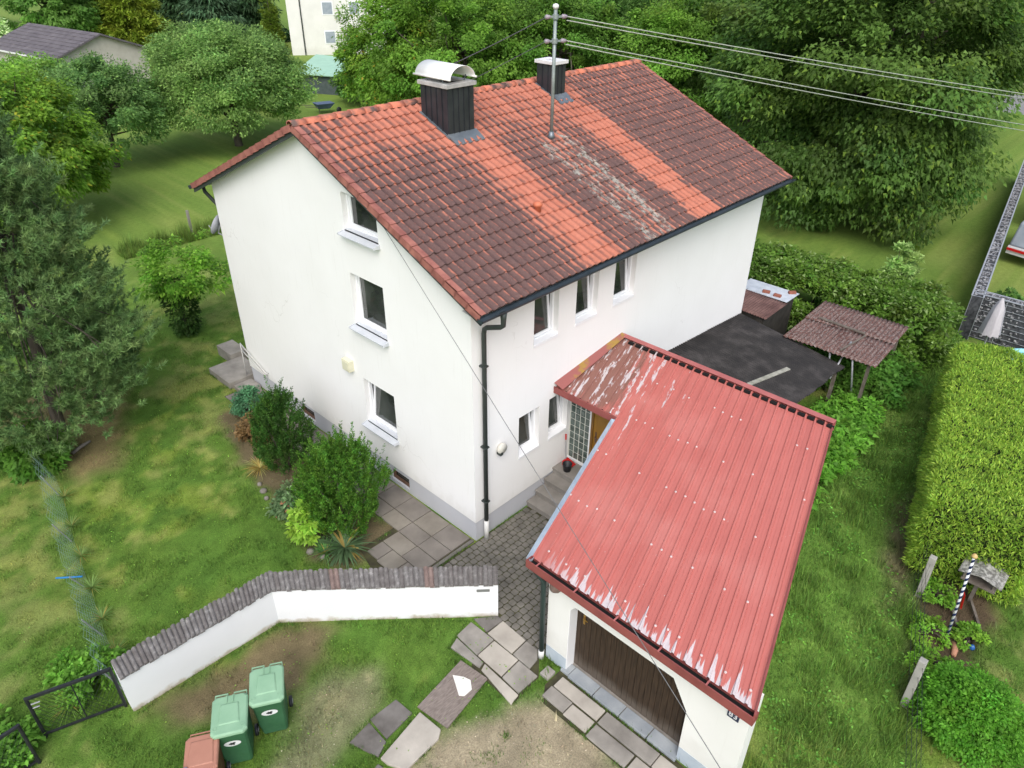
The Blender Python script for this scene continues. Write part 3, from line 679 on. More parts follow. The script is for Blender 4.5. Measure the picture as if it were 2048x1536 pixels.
# meter box, wall lamp, hose reel holder, rail
M_CREAM = mat('cream_box', (.62, .60, .45), (.68, .66, .50), 6, .6)
MB().box((-.14, 4.20, 2.80), (.005, 4.50, 3.10)).box((-.155, 4.23, 2.83), (-.14, 4.47, 3.07)).build('meter_box', M_CREAM, house, bevel=.012)
M_LAMP = mat('frosted_lamp', (.55, .54, .48), (.62, .60, .54), 6, .35)
wl = MB().lathe([(.12, -.06), (.135, -.02), (.12, .03), (.07, .07), (.0, .08)], (.77, -.06, 2.30), 16, 'y').build('wall_lamp', M_LAMP, house, True)
MB().box((.66, -.14, 2.17), (.74, -.02, 2.23)).build('lamp_socket', M_PIPE, wl)
rl = MB()
for dz in (0., .10): rl.tube([(-.08, 10.15, 1.30-dz*2.2), (-.08, 8.82, .78-dz)], .018, 8)
rl.tube([(-.08, 10.15, 1.30), (-.08, 10.15, .15)], .016, 6).tube([(-.08, 8.82, .78), (0, 8.82, .78)], .016, 6)
tag(rl.build('stair_rail', mat('pale_rail', (.55, .54, .52), rough=.5), None, True), 'pale metal handrail beside the rough steps at the gable', 'handrail')
# entrance steps
es = empty('entrance_steps', (2.2, -1, 0), 'grey concrete entrance steps climbing along the wall to the landing', 'steps')
M_STEP = mat('step_concrete', (.19, .175, .155), (.285, .265, .24), 2.4, .9, .35, 45)
for i, (xa, xb) in enumerate(((1.72, 2.02), (2.02, 2.33), (2.33, 2.64), (2.64, 3.2))):
    z = .17*(i+1); MB().prism([(xa, -.004), (xa, gl(xa)+.02), (xb+.0, gl(xb)+.02), (xb, -.004)][::-1], -.05, z-.045).build('riser', M_STEP, es)
    MB().prism([(xa-.03, -.003), (xa-.03, gl(xa-.03)+.02), (xb, gl(xb)+.02), (xb, -.003)][::-1], z-.045, z).build('tread', M_STEP, es, bevel=.008)
# ================================================================== GARAGE AND PORCH
M_GWALL = plaster('garage_render', (.735, .735, .70), (.79, .79, .76), .12)
M_GPL = mat('garage_plinth', (.36, .42, .48), (.46, .52, .57), 2.5, .85)
t = NT('red_sheet'); X, Y, Z = t.xyz()
skv = t.math('SUBTRACT', Y, t.math('MULTIPLY', t.math('ADD', X, 1.35), SK))
cv = t.n('ShaderNodeCombineXYZ'); t.l(t.math('MULTIPLY', skv, 5.), cv.inputs[0]); t.l(t.math('MULTIPLY', X, .55), cv.inputs[1])
st1 = t.noise(1.6, 4, None, .6, cv.outputs[0])
cv2 = t.n('ShaderNodeCombineXYZ'); t.l(t.math('MULTIPLY', skv, 12.), cv2.inputs[0]); t.l(t.math('MULTIPLY', X, 3.), cv2.inputs[1]); st2 = t.noise(1.7, 6, None, .7, cv2.outputs[0])
ffront = t.math('MULTIPLY', t.smooth(X, -.15, -1.25), t.smooth(skv, -7.35, -6.2))
ffront = t.math('MULTIPLY', t.smooth(X, -.1, -1.35), .62)
fback = t.math('MULTIPLY', t.math('MULTIPLY', t.smooth(skv, -4.9, -2.7), t.smooth(X, -.9, 3.6)), 1.0)
pm = t.math('MAXIMUM', ffront, fback)
cv3 = t.n('ShaderNodeCombineXYZ'); t.l(t.math('MULTIPLY', skv, 4.6), cv3.inputs[0]); st3 = t.noise(2.2, 2, None, .5, cv3.outputs[0])
teeth = t.smooth(t.math('SUBTRACT', t.math('ADD', st3, t.math('MULTIPLY', t.math('SUBTRACT', st2, .5), .06)), t.math('MULTIPLY', t.math('SUBTRACT', X, -1.33), .42)), .44, .47)
teeth = t.math('MULTIPLY', teeth, t.smooth(skv, -2.9, -3.9))
wornv = t.math('ADD', t.math('MULTIPLY', fback, .42), t.math('ADD', t.math('MULTIPLY', t.math('SUBTRACT', st1, .5), 1.9), t.math('MULTIPLY', t.math('SUBTRACT', st2, .5), .9)))
peel = t.math('MAXIMUM', teeth, t.math('MULTIPLY', t.smooth(wornv, .50, .62), t.smooth(fback, .12, .4)))
pf = t.math('ADD', .92, 0.)
base = t.mix(t.noise(1.1, 4), (.455, .128, .108), (.53, .172, .145))
grime = t.smooth(t.math('ADD', t.math('MULTIPLY', t.smooth(skv, -3.4, -2.3), t.smooth(X, 1.2, 3.2)), t.math('MULTIPLY', t.math('SUBTRACT', t.noise(1.9, 4, None, .6, cv.outputs[0]), .5), 1.6)), .45, .85)
base = t.mix(t.math('MULTIPLY', t.smooth(t.noise(.75, 5, None, .65, cv.outputs[0]), .42, .68), .42), base, (.37, .105, .088)); base = t.mix(t.math('MULTIPLY', t.smooth(t.noise(.55, 5), .5, .72), .35), base, (.56, .235, .205)); base = t.mix(t.math('MULTIPLY', grime, .75), base, (.17, .10, .075))
col = t.mix(t.math('MULTIPLY', peel, pf), base, t.mix(st2, (.42, .37, .38), (.72, .69, .70)))
dots = t.smooth(t.noise(22., 2), .735, .75); col = t.mix(t.math('MULTIPLY', dots, .5), col, (.6, .5, .48))
M_RED = t.fin(col, t.ramp(st1, [(.3, .42), (.7, .6)]), 0, .4)
M_REDD = mat('dark_red_trim', (.20, .052, .048), (.29, .08, .07), 2.4, .55)
M_REDP = mat('pale_red_trim', (.34, .10, .095), (.43, .14, .13), 2.4, .5)
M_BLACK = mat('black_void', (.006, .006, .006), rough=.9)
M_LBLUE = mat('light_zinc_gutter', (.42, .52, .62), (.55, .64, .72), 3, .35, metal=.3)
gar = empty('garage', (-1.2, -5.2, 0), 'white garage with red ribbed metal roof and brown door, joined to the porch', 'garage')
def gz(x, y=0): return 3.05+.135*(x-2.63)
XF, XB, PX = -1.33, 5.10, 2.58
Y0R, Y0L = -7.22, -2.90                    # skewed coordinate of the right and left roof edges
def sy(x, v): return v+SK*(x-XF)
pitch_ = .2075; nrib = 60
def prof():                                # height profile over one pitch
    return [(0, 0), (.060, 0), (.062, .004), (.066, .004), (.068, 0), (.128, 0), (.144, .034), (.176, .034), (.192, 0)]
def strip_range(v):
    if v <= Y0L+.001: return XF, XB
    return PX, min(XB, XF+(-.02-v)/SK)
def sheet(vs0, vs1):
    mb = MB(); k0 = int(round((vs0-Y0R)/pitch_)); k1 = int(round((vs1-Y0R)/pitch_)); pts = []
    for k in range(k0, k1):
        for d, h in prof(): pts.append((Y0R+k*pitch_+d, h))
    pts.append((Y0R+k1*pitch_, 0))
    for (va, ha), (vb, hb) in zip(pts[:-1], pts[1:]):
        xa, xb = strip_range((va+vb)/2)
        if xb-xa < .03: continue
        n = 4; 
        for i in range(n):
            x0, x1 = xa+(xb-xa)*i/n, xa+(xb-xa)*(i+1)/n
            mb.add([(x0, sy(x0, va), gz(x0)+ha), (x1, sy(x1, va), gz(x1)+ha), (x1, sy(x1, vb), gz(x1)+hb), (x0, sy(x0, vb), gz(x0)+hb)], [(0, 1, 2, 3)])
    return mb
deck = MB().prism([(XF+.06, sy(XF+.06, Y0R+.03)), (XB-.03, sy(XB-.03, Y0R+.03)), (XB-.03, -.004), (PX+.06, -.004), (PX+.06, sy(PX+.06, Y0L-.04)), (XF+.06, sy(XF+.06, Y0L-.04))], lambda x, y: gz(x)-.10, lambda x, y: gz(x)-.012)
groof = deck.build('roof', M_BLACK, gar)
kk = [0, 5, 10, 15, 20.82]; v = Y0R
nl = int((Y0L-Y0R)/pitch_)                 # ribs on the long part
ed = list(range(0, nl, 5))+[nl]
for a, b in zip(ed[:-1], ed[1:]): sheet(Y0R+a*pitch_, Y0R+b*pitch_).build('roof_sheet', M_RED, groof)
ed = list(range(nl, nl+12, 5))+[nl+12]
for a, b in zip(ed[:-1], ed[1:]):
    m = sheet(Y0R+a*pitch_, Y0R+b*pitch_)
    if m.v: m.build('roof_sheet', M_RED, groof)
# screws
M_SCR = mat('pale_screw_cap', (.62, .50, .48), rough=.6)
sc = MB()
for k in range(nl+9):
    for xs in np.arange(XF+.25, XB, 1.28):
        v = Y0R+k*pitch_+.153; xa, xb = strip_range(v); x = xs+RG.uniform(-.04, .04)
        if x < xa+.05 or x > xb-.12 or RG.random() < .45: continue
        sc.lathe([(.024, 0), (.02, .014), (.0, .018)], (x, sy(x, v), gz(x)+.034), 6)
tag(sc.build('screw_caps', M_SCR, gar), kind='stuff')
# box gutter along the front edge
def along(mb, x0, v0, x1, v1, dz0, dz1, th_):   # upright board between two roof points
    a = Vector((x0, sy(x0, v0), gz(x0))); b = Vector((x1, sy(x1, v1), gz(x1))); d = (b-a); d.z = 0; nrm = Vector((d.y, -d.x, 0)).normalized()*th_
    z = Vector((0, 0, 1)); mb.hexa([a+z*dz0, a+nrm+z*dz0, b+nrm+z*dz0, b+z*dz0, a+z*dz1, a+nrm+z*dz1, b+nrm+z*dz1, b+z*dz1])
f = MB(); xg = XF-.115
f.box((xg, sy(XF, Y0R)-.03, gz(XF)-.17), (xg+.02, sy(XF, Y0L)+.06, gz(XF)-.01))
f.box((xg, sy(XF, Y0R)-.03, gz(XF)-.19), (XF+.06, sy(XF, Y0L)+.06, gz(XF)-.172))
f.box((XF+.03, sy(XF, Y0R)-.03, gz(XF)-.172), (XF+.05, sy(XF, Y0L)+.06, gz(XF)-.03))
for y in (sy(XF, Y0R)-.028, sy(XF, Y0L)+.04): f.box((xg+.02, y, gz(XF)-.172), (XF+.03, y+.018, gz(XF)-.02))
gg = f.build('front_gutter', M_REDD, gar)
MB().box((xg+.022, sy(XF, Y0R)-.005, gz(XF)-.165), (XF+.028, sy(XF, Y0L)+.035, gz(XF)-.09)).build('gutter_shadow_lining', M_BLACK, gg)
for y in np.linspace(sy(XF, Y0R)+.75, sy(XF, Y0L)-.18, 5):
    MB().box((xg, y-.014, gz(XF)-.008), (XF+.05, y+.014, gz(XF)+.0)).build('gutter_bracket', M_REDP, gg)
# right edge trim, back ridge flashing, porch front fascia, wall flashing, left zinc gutter
f = MB(); along(f, XF-.08, Y0R-.01, XB+.02, Y0R-.01, -.18, .05, -.03)
f.build('edge_trim', M_REDD, gar)
f = MB(); a0 = Vector((XB, sy(XB, Y0R), gz(XB))); 
f.hexa([(XB-.09, sy(XB, Y0R)-.02, gz(XB)+.062), (XB+.05, sy(XB, Y0R)-.02, gz(XB)+.075), (XB+.05, -.003, gz(XB)+.075), (XB-.09, -.003, gz(XB)+.062), (XB-.09, sy(XB, Y0R)-.02, gz(XB)+.072), (XB+.05, sy(XB, Y0R)-.02, gz(XB)+.088), (XB+.05, -.003, gz(XB)+.088), (XB-.09, -.003, gz(XB)+.072)])
f.box((XB+.03, sy(XB, Y0R)-.02, gz(XB)-.16), (XB+.05, -.003, gz(XB)+.06))
rfl = f.build('ridge_flashing', M_REDP, gar)
fm = MB()
for k in range(nl+14):
    v = Y0R+k*pitch_; y0_, y1_ = sy(XB-.15, v-.012), sy(XB-.15, v+.124)
    if y1_ > -.16: continue
    MB().box((XB-.17, y0_, gz(XB-.15)-.0), (XB-.10, y1_, gz(XB-.15)+.056)).build('gap_shade_block', M_BLACK, rfl)  # black blocks stand in for shade in the gaps under the flashing

f = MB(); f.box((PX-.05, sy(PX, Y0L)+.0, gz(PX)-.13), (PX-.015, -.003, gz(PX)+.03)).build('porch_fascia', M_REDD, gar)
M_FLSH = mat('mossy_flashing', (.30, .10, .09), (.33, .20, .045), 1.6, .6, lo=.55, hi=.62)
f = MB(); f.hexa([(PX-.03, -.26, gz(PX)+.05), (XB-.02, -.12, gz(XB)+.055), (XB-.02, -.002, gz(XB)+.12), (PX-.03, -.002, gz(PX)+.12), (PX-.03, -.26, gz(PX)+.062), (XB-.02, -.12, gz(XB)+.067), (XB-.02, -.002, gz(XB)+.135), (PX-.03, -.002, gz(PX)+.135)])
f.build('wall_flashing', M_FLSH, gar)
f = MB(); a = Vector((XF-.05, sy(XF-.05, Y0L)+.055, gz(XF)-.03)); b = Vector((PX-.06, sy(PX-.06, Y0L)+.055, gz(PX)-.03))
half_gutter('side_gutter', a, b, .062, M_LBLUE, gar)
# walls
PS = 3.2
mb = MB()
def fwall(mb, holes_poly):
    pass
zf = gz(-1.2)-.10
# front wall with a chamfered door opening (outline split into simple polygons), thickness .28
dy0, dy1, dzt = -6.17, -3.70, 1.84; ck = (.32, .55); cl = (.12, .16)
def fw_poly(pts, x): return [(x, y, z) for y, z in pts]
def slab_x(mb, pts, x0, x1):
    n = len(pts); mb.add(fw_poly(pts, x0)+fw_poly(pts, x1), [tuple(range(n)), tuple(range(n, 2*n))[::-1]]+[(i, n+i, n+(i+1) % n, (i+1) % n) for i in range(n)])
yl, yr_ = -3.2, -7.15
slab_x(mb, [(yl, -.05), (yl, zf), (dy1, zf), (dy1, -.05)], -1.2, -.92)
slab_x(mb, [(dy0, -.05), (dy0, zf), (yr_, zf), (yr_, -.05)], -1.2, -.92)
slab_x(mb, [(dy1, dzt-cl[1]), (dy1, zf), (dy0, zf), (dy0, dzt-ck[1]), (dy0+ck[0], dzt), (dy1-cl[0], dzt)], -1.2, -.92)
mb.build('wall', M_GWALL, gar)
def side(x0, y0, x1, y1, m=None, name='wall', zb=-.05, dz=-.10, th_=.2, zfix=None):
    a, b = Vector((x0, y0, 0)), Vector((x1, y1, 0)); d = (b-a).normalized(); n = Vector((-d.y, d.x, 0))*th_; s = MB()
    za, zb2 = (gz(x0)+dz, gz(x1)+dz) if zfix is None else (zfix, zfix)
    u = Vector((0, 0, 1)); s.hexa([a+u*zb, b+u*zb, b+n+u*zb, a+n+u*zb, a+u*za, b+u*zb2, b+n+u*zb2, a+n+u*za]); return s.build(name, m or M_GWALL, gar)
side(-.918, gl(-.918), 3.2, gl(3.2), th_=-.2)                # left wall, thickness inward
side(-.918, gr(-.918), 4.95, gr(4.95), th_=.2)
side(4.95, gr(4.95)+.02, 4.95, -.004, th_=.2)
# plinth bands on the front
for y0, y1 in ((-3.203, -3.697), (-6.175, -7.153)):
    MB().box((-1.206, min(y0, y1), -.05), (-1.19, max(y0, y1), .34)).build('plinth', M_GPL, gar)
# white reveal boards
rv = MB(); rv.box((-1.195, dy1-.012, 0), (-.92, dy1+.001, dzt-cl[1])); rv.build('door_reveal', M_PVC, gar)
# plank door
M_DOORW = NT('brown_plank'); t = M_DOORW; gr_ = t.noise(4., 6, (1, 9, .7)); X, Y, Z = t.xyz()
wear = t.smooth(t.math('ADD', Z, t.math('MULTIPLY', t.math('SUBTRACT', t.noise(3., 4), .5), .5)), .42, .02)
col = t.ramp(gr_, [(.3, (.022, .014, .008)), (.7, (.060, .038, .022))]); col = t.mix(t.math('MULTIPLY', wear, .55), col, (.17, .145, .12)); t.bump(gr_, .5, .01); M_DOORW = t.fin(col, .65, 0, .3)
door = MB().box((-.945, dy0, .02), (-.925, dy1, dzt)).build('garage_door', M_BLACK, gar)
npk = 22; pw = (dy1-dy0)/npk
for i in range(npk):
    y0 = dy0+i*pw+.003; y1 = y0+pw-.006
    ztp = dzt
    MB().box((-.972+RG.uniform(-.002, .002), y0, .03+RG.uniform(0, .01)), (-.946, y1, ztp)).build('plank', M_DOORW, door, bevel=.004)
M_BRASS = mat('brass', (.45, .27, .07), rough=.35, metal=.8)
MB().box((-.985, -3.90, 1.28), (-.972, -3.86, 1.52)).tube([(-.985, -3.88, 1.45), (-1.02, -3.88, 1.45), (-1.02, -3.98, 1.44)], .011, 6).build('door_handle', M_BRASS, door)
# downpipe at the front left corner
MB().tube([(-1.36, -2.86, gz(XF)-.1), (-1.34, -3.0, gz(XF)-.3), (-1.29, -3.14, gz(XF)-.45), (-1.29, -3.16, .18)], .05, 10).build('downpipe', mat('dark_green_downpipe', (.022, .04, .036), rough=.5), gar, True)
MB().tube([(-1.29, -3.16, .2), (-1.29, -3.16, -.04)], .058, 10).build('downpipe_foot', M_PIPEW, gar, True)
M_DOME = mat('rusty_brown_dome', (.12, .085, .07), (.20, .14, .11), 14, .8)
MB().lathe([(.0, -.17), (.07, -.155), (.115, -.09), (.125, 0)], (-1.2, -3.40, 2.10), 16, 'x').build('wall_dome_lamp', M_DOME, gar, True)
# house number plate with digits
M_PLATE = mat('dark_blue_enamel', (.018, .030, .07), rough=.3)
M_DIG = mat('white_enamel', (.75, .76, .78), rough=.4)
pl = MB().box((-1.218, -6.99, 1.88), (-1.2, -6.80, 2.06)).build('number_plate', M_PLATE, gar, bevel=.003)
def text_mesh(body, size, m, ext=.003):
    c = bpy.data.curves.new('digits', 'FONT'); c.body = body; c.size = size; c.extrude = ext; c.align_x = 'CENTER'; c.align_y = 'CENTER'
    o = bpy.data.objects.new('digits', c); COL.objects.link(o); bpy.context.view_layer.update()
    me = bpy.data.meshes.new_from_object(o.evaluated_get(bpy.context.evaluated_depsgraph_get())); bpy.data.objects.remove(o); me.materials.clear(); me.materials.append(m); return me
o = bpy.data.objects.new('digits', text_mesh('83', .15, M_DIG)); put(o, pl)
o.matrix_basis = Matrix(((0, 0, -1, -1.2215), (-1, 0, 0, -6.895), (0, 1, 0, 1.97), (0, 0, 0, 1)))
# porch: glass blocks, door, landing wall
M_GB = NT('glass_block'); t = M_GB; M_GB = t.fin(t.ramp(t.noise(9., 4), [(.3, (.035, .055, .045)), (.7, (.14, .18, .16))]), .12, 0, .6)
M_GROUT = mat('pale_grout', (.52, .53, .47), (.60, .61, .56), 6, .8)
gbw = MB().box((PS, -.62, .68), (PS+.08, -.003, gz(PS)-.12)).build('glass_block_wall', M_GROUT, gar)
fr = MB().box((PS-.03, -.66, .68), (PS+.09, -.622, gz(PS)-.13)).box((PS-.03, -.622, .68), (PS-.001, -.004, .74)).build('glass_wall_frame', M_PVC, gbw)
bw = .142
for i in range(4):
    for j in range(11):
        y0, z0 = -.022-(i+1)*.149, .765+j*.192
        if z0+.175 > gz(PS)-.13: continue
        MB().box((PS-.018, y0+.012, z0), (PS+.02, y0+.012+.118, z0+.168)).build('glass_block', M_GB, gbw, bevel=.012)
M_ODOOR = mat('honey_oak_door', (.24, .115, .010), (.33, .165, .018), 3, .45, .15, 30, stretch=(4, 14, .8))
M_ODF = mat('oak_frame', (.16, .075, .012), (.22, .11, .02), 3, .5, stretch=(4, 12, .8))
dr = MB().box((PS+.01, -1.58, .70), (PS+.06, -.72, gz(PS)-.14)).build('front_door', M_ODOOR, gar, bevel=.004)
MB().box((PS-.02, -.72, .68), (PS+.07, -.662, gz(PS)-.13)).box((PS-.02, -1.66, .68), (PS+.07, -1.582, gz(PS)-.13)).build('door_frame', M_ODF, dr)
MB().box((PS-.0, -.83, 1.55), (PS+.012, -.79, 1.85)).tube([(PS, -.81, 1.72), (PS-.05, -.81, 1.72), (PS-.05, -.93, 1.72)], .013, 6).build('door_handle', M_BROWN, dr)
MB().prism([(PS+.005, -1.66), (PS+.2, -1.66), (PS+.2, gl(PS)+.02), (PS+.005, gl(PS)+.02)][::-1], .1, gz(PS)-.12).build('wall', M_GWALL, gar)
# dustpan and bucket on the landing
M_REDP2 = mat('red_plastic', (.50, .012, .012), rough=.4)
M_BLKP = mat('black_plastic', (.018, .02, .024), rough=.5)
bk = empty('dustpan', (2.98, -.22, .68), 'red dustpan with upright stick on the entrance landing', 'dustpan')
MB().hexa([(2.86, -.36, .685), (3.1, -.36, .685), (3.1, -.1, .685), (2.86, -.1, .685), (2.86, -.36, .71), (3.1, -.36, .70), (3.08, -.1, .80), (2.88, -.1, .80)]).build('pan', M_REDP2, bk, bevel=.01)
MB().tube([(2.99, -.12, .76), (3.02, -.06, 1.35)], .012, 6).build('stick', M_GREYM, bk); MB().tube([(3.02, -.06, 1.35), (3.025, -.05, 1.5)], .02, 6).build('grip', M_REDP2, bk)
bu = MB().lathe([(.0, .01), (.09, .0), (.12, .2), (.125, .21), (.108, .205), (.08, .02), (0, .02)], (2.78, -.34, .68), 14, cap=False).build('bucket', M_BLKP, None, True); tag(bu, 'small black bucket in front of the red dustpan on the landing', 'bucket')

# ================================================================== ROOF MAST AND CABLES
M_MAST = mat('galvanised_mast', (.22, .26, .255), (.32, .36, .35), 3, .5, metal=.4)
M_INS = mat('violet_insulator', (.24, .20, .24), (.34, .29, .33), 10, .3)
ms = empty('roof_mast', (5.54, 2.93, 7.6), 'grey galvanised roof mast with insulators between the two chimneys', 'mast')
mz = roof_z(2.93)
MB().tube([(5.54, 2.93, mz-.1), (5.54, 2.93, 10.46)], .042, 12).build('pole', M_MAST, ms, True)
MB().lathe([(.055, 0), (.075, .05), (.06, .09), (.0, .11)], (5.54, 2.93, 10.44), 12).build('mast_cap', M_CAPW, ms, True)
MB().lathe([(.11, -.03), (.075, .04), (.06, .12)], (5.54, 2.93, mz+.05), 12).build('mast_collar', M_ZINC, ms, True)
wd = Vector((19.61-5.54, -4-2.93, 7.77-10.25)); wh = Vector((wd.x, wd.y, 0)).normalized(); wp = Vector((-wh.y, wh.x, 0))
for zc in (10.28, 9.78):
    MB().lathe([(.07, -.05), (.07, .05)], (5.54, 2.93, zc), 12).bar(Vector((5.54, 2.93, zc))-wh*.26, Vector((5.54, 2.93, zc))+wh*.26, .05, .04).build('cross_arm', M_MAST, ms)
    for sgn in (-1, 1):
        c = Vector((5.54, 2.93, zc))+wh*sgn*.20
        MB().tube([c-wh*.05, c-wh*.02, c+wh*.04, c+wh*.09], [.03, .052, .045, .025], 10).build('insulator', M_INS, ms, True)
M_CABLE = mat('pale_cable', (.30, .33, .28), (.40, .43, .37), 5, .6)
M_CABD = mat('dark_cable', (.055, .055, .06), rough=.6)
M_CABG = mat('grey_cable', (.16, .16, .16), rough=.6)
def wire(p0, p1, sag, r, m, label, group, ext=1.45, n=24):
    p0, p1 = Vector(p0), Vector(p1); e_ = p0+(p1-p0)*ext; pts = []
    for i in range(n+1):
        q = i/n; pts.append(p0.lerp(e_, q)-Vector((0, 0, sag*4*q*(1-q))))
    o = MB().tube(pts, r, 5).build('overhead_wire', m, None, True); tag(o, label, 'cable', group)
c0 = Vector((5.54, 2.93, 0))+wh*.28
for z0, tg, lb in ((10.28, (19.61, -4.0, 7.86), 'topmost of the four pale wires running right from the roof mast'), (10.20, (19.85, -4.0, 7.70), 'second from top of the four pale wires running right from the roof mast'),
                   (9.78, (21.34, -4.0, 6.68), 'third from top of the four pale wires running right from the roof mast'), (9.70, (21.71, -4.0, 6.43), 'lowest of the four pale wires running right from the roof mast')):
    wire((c0.x, c0.y, z0), tg, .10, .0125, M_CABLE, lb, 'wires from the roof mast')
wire((5.54-wh.x*.26, 2.93-wh.y*.26, 10.26), (3.62, 4.52, 9.25), .02, .012, M_CABD, 'stay wire from the mast top to the large chimney', None, 1.0, 6)
wire((5.54-wh.x*.26, 2.93-wh.y*.26, 9.76), (3.35, 4.85, 8.52), .02, .009, M_CABD, 'thin lower stay wire from the mast behind the large chimney', None, 1.0, 6)
# service cable from the gable to the lower right
wire((-.02, 2.52, 6.94), (-3.4, -7.56, 4.08), .0, .0055, M_CABG, 'thin dark cable from the gable passing over the garage', None, 1.25, 10)
# ================================================================== GARDEN WALL
gw = empty('garden_wall', (-4.37, 1.3, 0), 'angled low white rendered garden wall with grey ribbed coping tiles', 'wall')
t = NT('garden_wall_render'); X, Y, Z = t.xyz()
col = t.ramp(t.noise(.9, 5), [(.3, (.70, .715, .735)), (.7, (.76, .77, .785))])
dz_ = t.math('ADD', Z, t.math('MULTIPLY', t.math('SUBTRACT', t.noise(4.5, 5), .5), .34)); col = t.mix(t.math('MULTIPLY', t.smooth(dz_, .13, -.02), .75), col, (.36, .29, .18))
col = t.mix(t.math('MULTIPLY', t.smooth(t.noise(6., 6, (1, 1, .3), .7), .62, .75), .2), col, (.5, .47, .42)); t.bump(t.noise(50., 4), .3, .008); M_GW = t.fin(col, .9, 0, .2)
t = NT('coping_tile'); 
col = t.ramp(t.noise(9., 6, None, .7), [(.3, (.095, .088, .085)), (.55, (.19, .18, .175)), (.72, (.38, .37, .355))])
oi = t.n('ShaderNodeObjectInfo'); col = t.mix(t.math('MULTIPLY', oi.outputs['Random'], .45), col, (.09, .075, .07)); t.bump(t.noise(60., 4), .5, .01); M_COP = t.fin(col, .95, 0, .2)
M_COPR = mat('reddish_coping_tile', (.13, .090, .080), (.24, .175, .155), 8, .9, .4, 60)
WR, WB, WL = Vector((-1.17, -1.87, 0)), Vector((-4.38, 1.20, 0)), Vector((-7.25, 1.30, 0))
WT = .27
def off(a, b, d):        # offset to the garden side
    u = (b-a).normalized(); return Vector((u.y, -u.x, 0))*d
n1, n2 = off(WR, WB, WT), off(WB, WL, WT)
if n1.dot(Vector((1, 1, 0))) < 0: n1, n2 = -n1, -n2
if n2.y < 0: n2 = -n2
nb = (n1.normalized()+n2.normalized()); nb = nb.normalized()*WT/(nb.normalized().dot(n1.normalized()))
R_, B_, L_ = WR+n1, WB+nb, WL+n2
ze = .93
for (a, b, c, d) in ((WR, WB, B_, R_), (WB, WL, L_, B_)):
    mb = MB(); N = 10
    for i in range(N):
        p, q = a.lerp(b, i/N), a.lerp(b, (i+1)/N); r, s = d.lerp(c, i/N), d.lerp(c, (i+1)/N)
        mb.hexa([(*q.xy, -.05), (*p.xy, -.05), (*r.xy, -.05), (*s.xy, -.05), (*q.xy, ze), (*p.xy, ze), (*r.xy, ze+.13), (*s.xy, ze+.13)])
    mb.build('wall', M_GW, gw)
def coping(a, b, c, d, n, start=0):
    a_ = a-(d-a).normalized()*.045; b_ = b-(c-b).normalized()*.045; d_ = d+(d-a).normalized()*.05; c_ = c+(c-b).normalized()*.05
    for i in range(n):
        p, q = a_.lerp(b_, i/n), a_.lerp(b_, (i+1)/n); r, s = d_.lerp(c_, i/n), d_.lerp(c_, (i+1)/n)
        j = RG.uniform(-.018, .018); sh = RG.uniform(-.02, .02); u = (r-p).normalized()*sh; u2 = (r-p).normalized()*RG.uniform(-.03, .03)
        z0, z1 = ze+.012+j*.3, ze+.16+j*.3; k = 5; vs = []
        for (s0, s1, zz) in ((p+u, q+u, z0), (r+u2, s+u2, z1)):
            for m in range(k):
                f = m/(k-1); w = s0.lerp(s1, f*.97+.015); h = .030*math.sin(math.pi*f)**.7
                vs.append((w.x, w.y, zz+h+.018))
            for m in range(k):
                f = m/(k-1); w = s0.lerp(s1, f*.97+.015); vs.append((w.x, w.y, zz+.0))
        fs = [(m, m+1, 2*k+m+1, 2*k+m) for m in range(k-1)]+[(k+m+1, k+m, m, m+1)[::-1] for m in range(k-1)]+[(2*k+m, 2*k+m+1, 3*k+m+1, 3*k+m) for m in range(k-1)]+[(0, k, 3*k, 2*k)[::-1], (k-1, 2*k-1, 4*k-1, 3*k-1)]
        red = (start == 0 and i in (13, 14, 32, 33))
        MB().add(vs, fs).build('coping_tile', M_COPR if red else M_COP, gw)
coping(WR, WB, B_, R_, 46, 0); coping(WB, WL, L_, B_, 34, 1)
# letter slot and end niche
M_SLOT = mat('grey_slot', (.22, .23, .22), rough=.5, metal=.4)
u = (WB-WR).normalized(); fn = Vector((u.y, -u.x, 0)); fn = fn if fn.dot(n1) < 0 else -fn
def on_front(s, w, z0, z1, dep, name, m):
    p = WR+u*s; q = WR+u*(s+w); f_ = fn*dep
    MB().hexa([(*(q-fn*.01).xy, z0), (*(p-fn*.01).xy, z0), (*(p+f_).xy, z0), (*(q+f_).xy, z0), (*(q-fn*.01).xy, z1), (*(p-fn*.01).xy, z1), (*(p+f_).xy, z1), (*(q+f_).xy, z1)]).build(name, m, gw, bevel=.003)
on_front(.17, .26, .74, .80, .018, 'letter_slot', M_SLOT); on_front(.0+.04, .06, .74, .79, .01, 'bell_plate', M_PVC)
e_ = -u*.012; p = WR+n1*.45; q = WR+n1*.72
MB().hexa([(*p.xy, .60), (*q.xy, .60), (*(q+e_).xy, .60), (*(p+e_).xy, .60), (*p.xy, .84), (*q.xy, .84), (*(q+e_).xy, .84), (*(p+e_).xy, .84)]).build('letter_flap', M_PIPE, gw)

